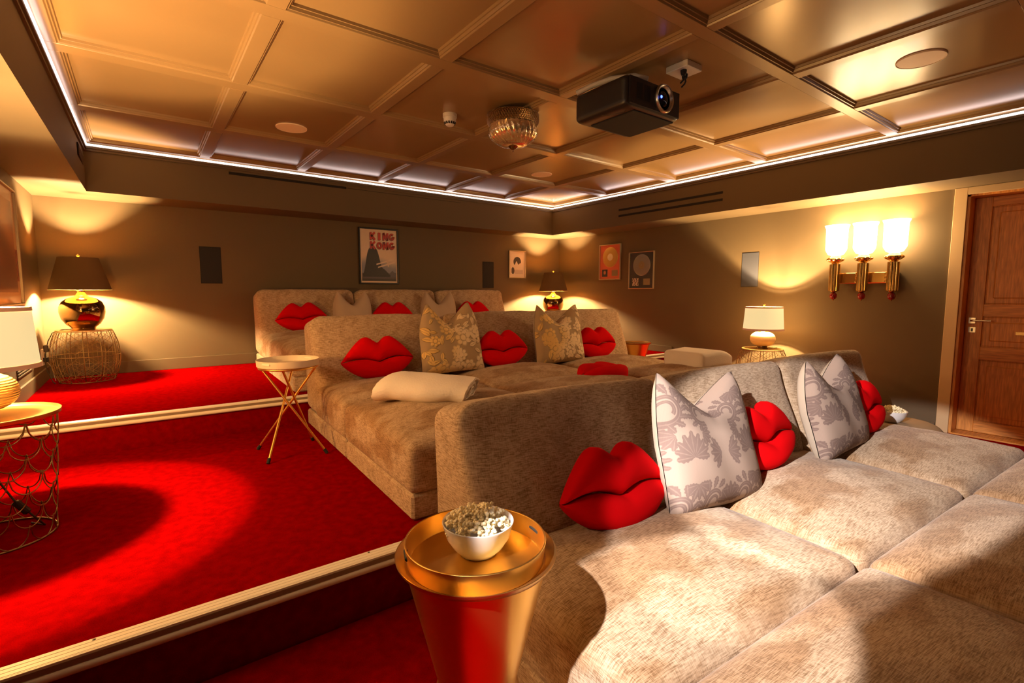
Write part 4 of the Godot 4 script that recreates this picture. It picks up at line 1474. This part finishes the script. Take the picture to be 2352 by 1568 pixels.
func build_lamps_and_tables() -> void:
	# left back corner
	var L := Vector3(-0.44, F3, -6.09)
	var d := drum_table("drum shaped wire side table on the red carpet in the left back corner", L)
	var la := dark_lamp("dark shaded lamp with a mirror bronze body in the left back corner", L + Vector3(0, DRUM_H, 0))
	var cord := part("cord", G().tube([Vector3(-0.085, 0.006, 0.0), Vector3(-0.15, 0.004, 0.03), Vector3(-0.215, -0.02, 0.06), Vector3(-0.245, -0.09, 0.075), Vector3(-0.262, -0.16, 0.08), Vector3(-0.275, -0.26, 0.08), Vector3(-0.268, -0.36, 0.08), Vector3(-0.235, -0.46, 0.08), Vector3(-0.22, DRUM_H * -1 + 0.006, 0.09)], 0.004, 6), M.cable, la)
	part("cord_switch", bx(Vector3(-0.017, -0.032, -0.013), Vector3(0.017, 0.032, 0.013), 0.005), M.cable, cord, Vector3(-0.262, -0.155, 0.082))
	# right back corner
	var R := Vector3(5.32, F3, -6.05)
	dup(d, "drum shaped wire side table behind the sofas, under the right corner lamp", R)
	dup_lamp(la, "dark shaded lamp with a mirror bronze body in the right back corner", R + Vector3(0, DRUM_H, 0), E_DARK)
	# right wall
	var Q := Vector3(5.40, F2, -2.70)
	var dr := dup(d, "drum shaped wire side table below the sconce wall, beside the front sofa", Q)
	dr.scale.y = 0.43 / DRUM_H
	var pl := pale_lamp("cream shaded lamp with a round gold body on the wire table at the right wall", Q + Vector3(0, 0.43, 0), 0.29, 0.55, E_PALE * 1.0, 0.0012, M.speckled)
	part("cord", G().tube([Vector3(0.05, 0.006, 0.0), Vector3(0.09, 0.004, 0.06), Vector3(0.14, 0.004, 0.09), Vector3(0.17, 0.005, 0.07), Vector3(0.215, -0.01, 0.08), Vector3(0.255, -0.10, 0.10)], 0.003, 5), M.cable, pl)
	# front left
	var T := Vector3(-0.550, F2, -2.905)
	fish_table(T)
	pale_lamp("cream shaded lamp with a ribbed gold body on the fish-scale wire table", T + Vector3(-0.01, 0.52, 0.0), 0.30, 1.9, E_PALE, 0.0045, M.woven)
	# tray table
	var tt := thing("tray_table", "tripod side table with crossed gold legs and a round cream tray top", "side table", Vector3(0.737, F2, -3.40))
	var TH := 0.612
	part("tray", G().lathe(V2([0.0, TH - 0.043, 0.180, TH - 0.043, 0.184, TH - 0.040, 0.187, TH, 0.187, TH, 0.183, TH, 0.183, TH, 0.180, TH - 0.036, 0.180, TH - 0.036, 0.0, TH - 0.036]), 56), M.cream, tt)
	for s in [0.62, PI + 0.62]:
		var sl := part("handle_slot", bx(Vector3(0.1795, TH - 0.023, -0.030), Vector3(0.1885, TH - 0.010, 0.030), 0.003), M.cream_light, tt)
		sl.rotation.y = s
	var ring := []
	for k in 40:
		ring.append(Vector3(cos(TAU * k / 40.0) * 0.172, TH - 0.052, sin(TAU * k / 40.0) * 0.172))
	part("ring", G().tube(ring, 0.0065, 8, true), M.gold, tt)
	for k in 4:
		var an := deg_to_rad(45.0 + 90.0 * k) + 0.02
		var foot := Vector3(cos(an) * 0.235, 0.02, sin(an) * 0.235)
		var top := Vector3(cos(an + 2.75) * 0.165, TH - 0.055, sin(an + 2.75) * 0.165)
		var leg := part("leg", G().tube([foot, top], 0.0075, 10), M.gold, tt)
		part("rubber_foot", G().tube([foot + (foot - top).normalized() * 0.02, foot + (top - foot).normalized() * 0.012], 0.0105, 10), M.matt_black, leg)
	# hourglass tables
	var B := Vector3(0.622, F1, -0.982)
	bucket_table("gold hourglass drum table at the lower step carrying a brass tray", B)
	bucket_table("gold hourglass drum table without a tray, behind the right end of the second row", Vector3(4.55, F2, -3.72), 0.85).scale.y = 0.86
	var tr := thing("serving_tray", "round high rimmed gold tray on the nearest hourglass table", "tray", B + Vector3(-0.006, F1_H - 0.0175, 0.006))
	part("tray_body", G().lathe(V2([0.0, 0.0, 0.160, 0.0, 0.163, 0.004, 0.1695, 0.052, 0.1695, 0.052, 0.1672, 0.054, 0.1655, 0.052, 0.1655, 0.052, 0.159, 0.007, 0.157, 0.004, 0.157, 0.004, 0.0, 0.004]), 72), M.gold, tr)
	for s in [-0.15, PI - 0.35]:
		var hs := part("handle_hole", bx(Vector3(0.1605, 0.026, -0.024), Vector3(0.1700, 0.038, 0.024), 0.004), M.matt_black, tr)
		hs.rotation.y = s
		hs.rotation.z = 0.0
	bowl_of_popcorn("white bowl of popcorn standing in the gold tray", "pale yellow popcorn heaped in the bowl on the gold tray", B + Vector3(0.010, F1_H - 0.0130, -0.008))
	# pouf with the second bowl
	var pf := thing("pouf", "low brown round pouf beside the right end of the front sofa", "pouf", Vector3(4.40, F1, -1.16))
	part("body", G().sheet(40, 20, func(u: float, v: float) -> Vector3:
		var q := v * PI
		var r := 0.26 * pow(sin(q), 0.45)
		return Vector3(r * cos(TAU * u), 0.17 - 0.17 * signf(cos(q)) * pow(absf(cos(q)), 0.7), r * sin(TAU * u)), true), M.pouf, pf)
	bowl_of_popcorn("white bowl of popcorn on the brown pouf by the door wall", "pale popcorn in the bowl on the pouf", Vector3(4.30, F1 + 0.338, -1.19), 1.0, 9, 180)

func dup_lamp(src: Node3D, label: String, at: Vector3, energy: float) -> Node3D:
	return dup(src, label, at)

func build_seating() -> void:
	var place := {0: "left", 1: "middle", 2: "right"}
	for i in 3:
		seat_unit(1, i, ["left backed seat of the front row sofa, beside the gold hourglass table", "middle backed seat of the front row sofa, between the two damask pillows", "right backed seat of the front row sofa, nearest the door"][i])
		ottoman(1, i, ["left ottoman of the front row, at the bottom edge of the photo", "middle ottoman of the front row, at the right edge of the photo", "right ottoman of the front row, nearest the door"][i])
	for i in 3:
		seat_unit(2, i, ["left backed seat of the second row sofa, beside the tray table", "middle backed seat of the second row sofa, between the floral pillows", "right backed seat of the second row sofa, beside the far hourglass table"][i])
		ottoman(2, i, ["left ottoman of the second row, under the rolled cream blanket", "middle ottoman of the second row, under the flat lying lips cushion", "right ottoman of the second row, under the folded pink blanket"][i])
	for i in 3:
		seat_unit(3, i, ["left backed seat of the back row sofa, nearest the left corner lamp", "middle backed seat of the back row sofa, below the poster", "right backed seat of the back row sofa, nearest the right corner lamp"][i])
	ottoman(3, 0, "left ottoman of the back row, behind the tray table")
	# lips
	var y := {1: deg_to_rad(-3.0), 2: deg_to_rad(-2.3), 3: deg_to_rad(-2.0)}
	lips("red lips cushion, largest in the photo, left of the nearest damask pillow", "red lips cushions on the front row", on_row(1, 0.545, 0.362, 0.54), Vector3(-0.34, y[1] + 0.04, -0.05))
	lips("red lips cushion between the two damask pillows", "red lips cushions on the front row", on_row(1, 1.56, 0.395, 0.53), Vector3(-0.30, y[1], 0.03))
	lips("red lips cushion beside the popcorn bowl on the pouf, half hidden by a damask pillow", "red lips cushions on the front row", on_row(1, 2.66, 0.395, 0.52), Vector3(-0.25, y[1], 0.0))
	lips("red lips cushion above the rolled blanket, left of the first floral pillow", "red lips cushions on the second row", on_row(2, 0.44, 0.385, 0.50), Vector3(-0.25, y[2], 0.02))
	lips("red lips cushion between the two floral pillows", "red lips cushions on the second row", on_row(2, 1.55, 0.385, 0.50), Vector3(-0.25, y[2], 0.01))
	lips("red lips cushion right of the second floral pillow, by the far hourglass table", "red lips cushions on the second row", on_row(2, 2.68, 0.37, 0.50), Vector3(-0.25, y[2], 0.0))
	lips("red lips cushion lying flat on the middle ottoman of the second row", "red lips cushions on the second row", on_row(2, 1.90, 0.392, 1.55), Vector3(-1.48, y[2] + 0.15, 0.0))
	lips("red lips cushion at the left end of the back row", "red lips cushions on the back row", on_row(3, 0.44, 0.39, 0.50), Vector3(-0.25, y[3], 0.05))
	lips("red lips cushion in the middle of the back row, between the plain pillows", "red lips cushions on the back row", on_row(3, 1.50, 0.385, 0.50), Vector3(-0.25, y[3], 0.0))
	lips("red lips cushion at the right end of the back row", "red lips cushions on the back row", on_row(3, 2.66, 0.385, 0.50), Vector3(-0.25, y[3], 0.0))
	# pillows
	var dm := mat(1, 1, 1, 0.9, 0.0, 0.2)
	var di := Image.create(256, 288, false, Image.FORMAT_RGB8)
	for yy in 288:
		for xx in 128:
			var t := damask((xx + 0.5) / 256.0, (yy + 0.5) / 288.0)
			var c := Color(0.66, 0.575, 0.515).lerp(Color(0.51, 0.43, 0.395), t)
			c = c.darkened(0.035 * (xx % 2) + 0.035 * (yy % 2))
			di.set_pixel(xx, yy, c)
			di.set_pixel(255 - xx, yy, c)
	var dt := tex(di)
	dm.uv1_scale = Vector3(1.6, 1.45, 1)
	dm.uv1_offset = Vector3(0.22, 0.05, 0)
	dm.albedo_texture = dt
	M.damask = dm
	var f1: Array = floral_image(3)
	var f2: Array = floral_image(17)
	var fl := []
	for f in [f1, f2]:
		var m := mat(1, 1, 1, 0.85, 0.0, 0.2)
		m.albedo_texture = f[0]
		m.heightmap_enabled = true
		m.heightmap_texture = f[1]
		m.heightmap_scale = 0.8
		fl.append(m)
	pillow("grey damask pillow on the front row, nearest to the viewer", "damask pillows on the front row", on_row(1, 1.05, 0.35, 0.62), Vector3(-0.36, y[1] + 0.04, -0.08), M.damask, M.pillow_back, 0.66, 0.585, 0.15, 0.82)
	pillow("grey damask pillow on the front row, farther one near the door", "damask pillows on the front row", on_row(1, 2.24, 0.365, 0.60), Vector3(-0.33, y[1] + 0.05, 0.02), M.damask, M.pillow_back, 0.64, 0.55, 0.16, 0.66)
	pillow("floral pillow on the second row, left one above the rolled blanket", "floral pillows on the second row", on_row(2, 1.06, 0.375, 0.52), Vector3(-0.22, y[2] + 0.05, 0.02), fl[0], M.pillow_back)
	pillow("floral pillow on the second row, right one in front of the corner lamp", "floral pillows on the second row", on_row(2, 2.20, 0.365, 0.52), Vector3(-0.22, y[2], 0.0), fl[1], M.pillow_back, 0.60, 0.56, 0.17, 0.80)
	pillow("plain brown pillow on the back row, left one below the poster", "plain pillows on the back row", on_row(3, 1.01, 0.36, 0.50), Vector3(-0.22, y[3], 0.0), M.plain_pillow, M.plain_pillow, 0.50, 0.48, 0.17, 0.66)
	pillow("plain brown pillow on the back row, right one", "plain pillows on the back row", on_row(3, 2.12, 0.36, 0.50), Vector3(-0.22, y[3] - 0.35, 0.0), M.plain_pillow, M.plain_pillow, 0.50, 0.48, 0.17, 0.66)
	# blankets
	var roll := thing("rolled_blanket", "cream blanket folded into a soft roll on the left ottoman of the second row", "blanket", on_row(2, 0.37, 0.400, 1.47), y[2] - 0.80)
	# one long strip of cloth wound round itself, flattened by its own weight
	var line := []
	var turns := 2.6
	for k in 91:
		var t := k / 90.0
		var an := 2.4 - t * TAU * turns
		var q := lerpf(0.16, 1.0, pow(t, 0.85))
		line.append(Vector2(cos(an) * 0.165 * q, 0.083 + sin(an) * (0.086 if sin(an) > 0.0 else 0.074) * q))
	var ring := []
	for k in 91:
		var d: Vector2 = (line[mini(k + 1, 90)] - line[maxi(k - 1, 0)]).normalized()
		ring.append(line[k] + Vector2(-d.y, d.x) * 0.0085)
	for k in range(90, -1, -1):
		var d: Vector2 = (line[mini(k + 1, 90)] - line[maxi(k - 1, 0)]).normalized()
		ring.append(line[k] - Vector2(-d.y, d.x) * 0.0085)
	ring.append(ring[0])
	var n := ring.size() - 1
	var wob := crumple(77)
	var shape := func(p: Vector2, x: float) -> Vector3:
		var k := 1.0 - 0.10 * smoothstep(0.0, 1.0, x / 0.27) - 0.12 * pow(absf(x) / 0.27, 8.0) * (1.0 if x < 0.0 else 0.3)
		return Vector3(x + 0.025 * (p.y - 0.08) / 0.08 + 0.014 * wob.get_noise_2d(p.x * 9.0, p.y * 9.0), maxf(0.0, p.y * k + 0.010 * wob.get_noise_2d(x * 4.0 + 9.0, p.x * 5.0)), p.x * k + 0.012 * wob.get_noise_2d(x * 5.0, 3.0))
	var rg := G()
	rg.sheet(n, 20, func(u: float, v: float) -> Vector3:
		return shape.call(ring[int(round(u * n))], lerpf(-0.27, 0.27, v)), true)
	for e in [-0.27, 0.27]:
		rg.sheet(90, 4, func(u: float, v: float) -> Vector3:
			var k := int(round(u * 90.0))
			var p: Vector2 = (ring[k] as Vector2).lerp(ring[181 - k], v)
			return shape.call(p, e + signf(e) * 0.006 * sin(PI * v)), false, false, Vector3(e, 0, 0))
	part("roll", rg, M.blanket, roll)
	var fold := thing("folded_blanket", "pink cream blanket folded flat on the right ottoman of the second row", "blanket", on_row(2, 2.91, 0.40, 1.50), y[2] + 0.06)
	part("fold", G().soft(Vector3(0.245, 0.075, 0.19), 0.04, Vector3i(24, 10, 18), func(p: Vector3, q: Vector3) -> Vector3:
		var t := (p.y + 0.075) / 0.15
		return Vector3(p.x, p.y + 0.075 + t * (0.006 * sin(p.x * 9.0) - 0.035 * smoothstep(0.0, 1.0, q.x) - 0.02 * smoothstep(0.55, 1.0, q.x)), p.z)), M.blanket, fold)
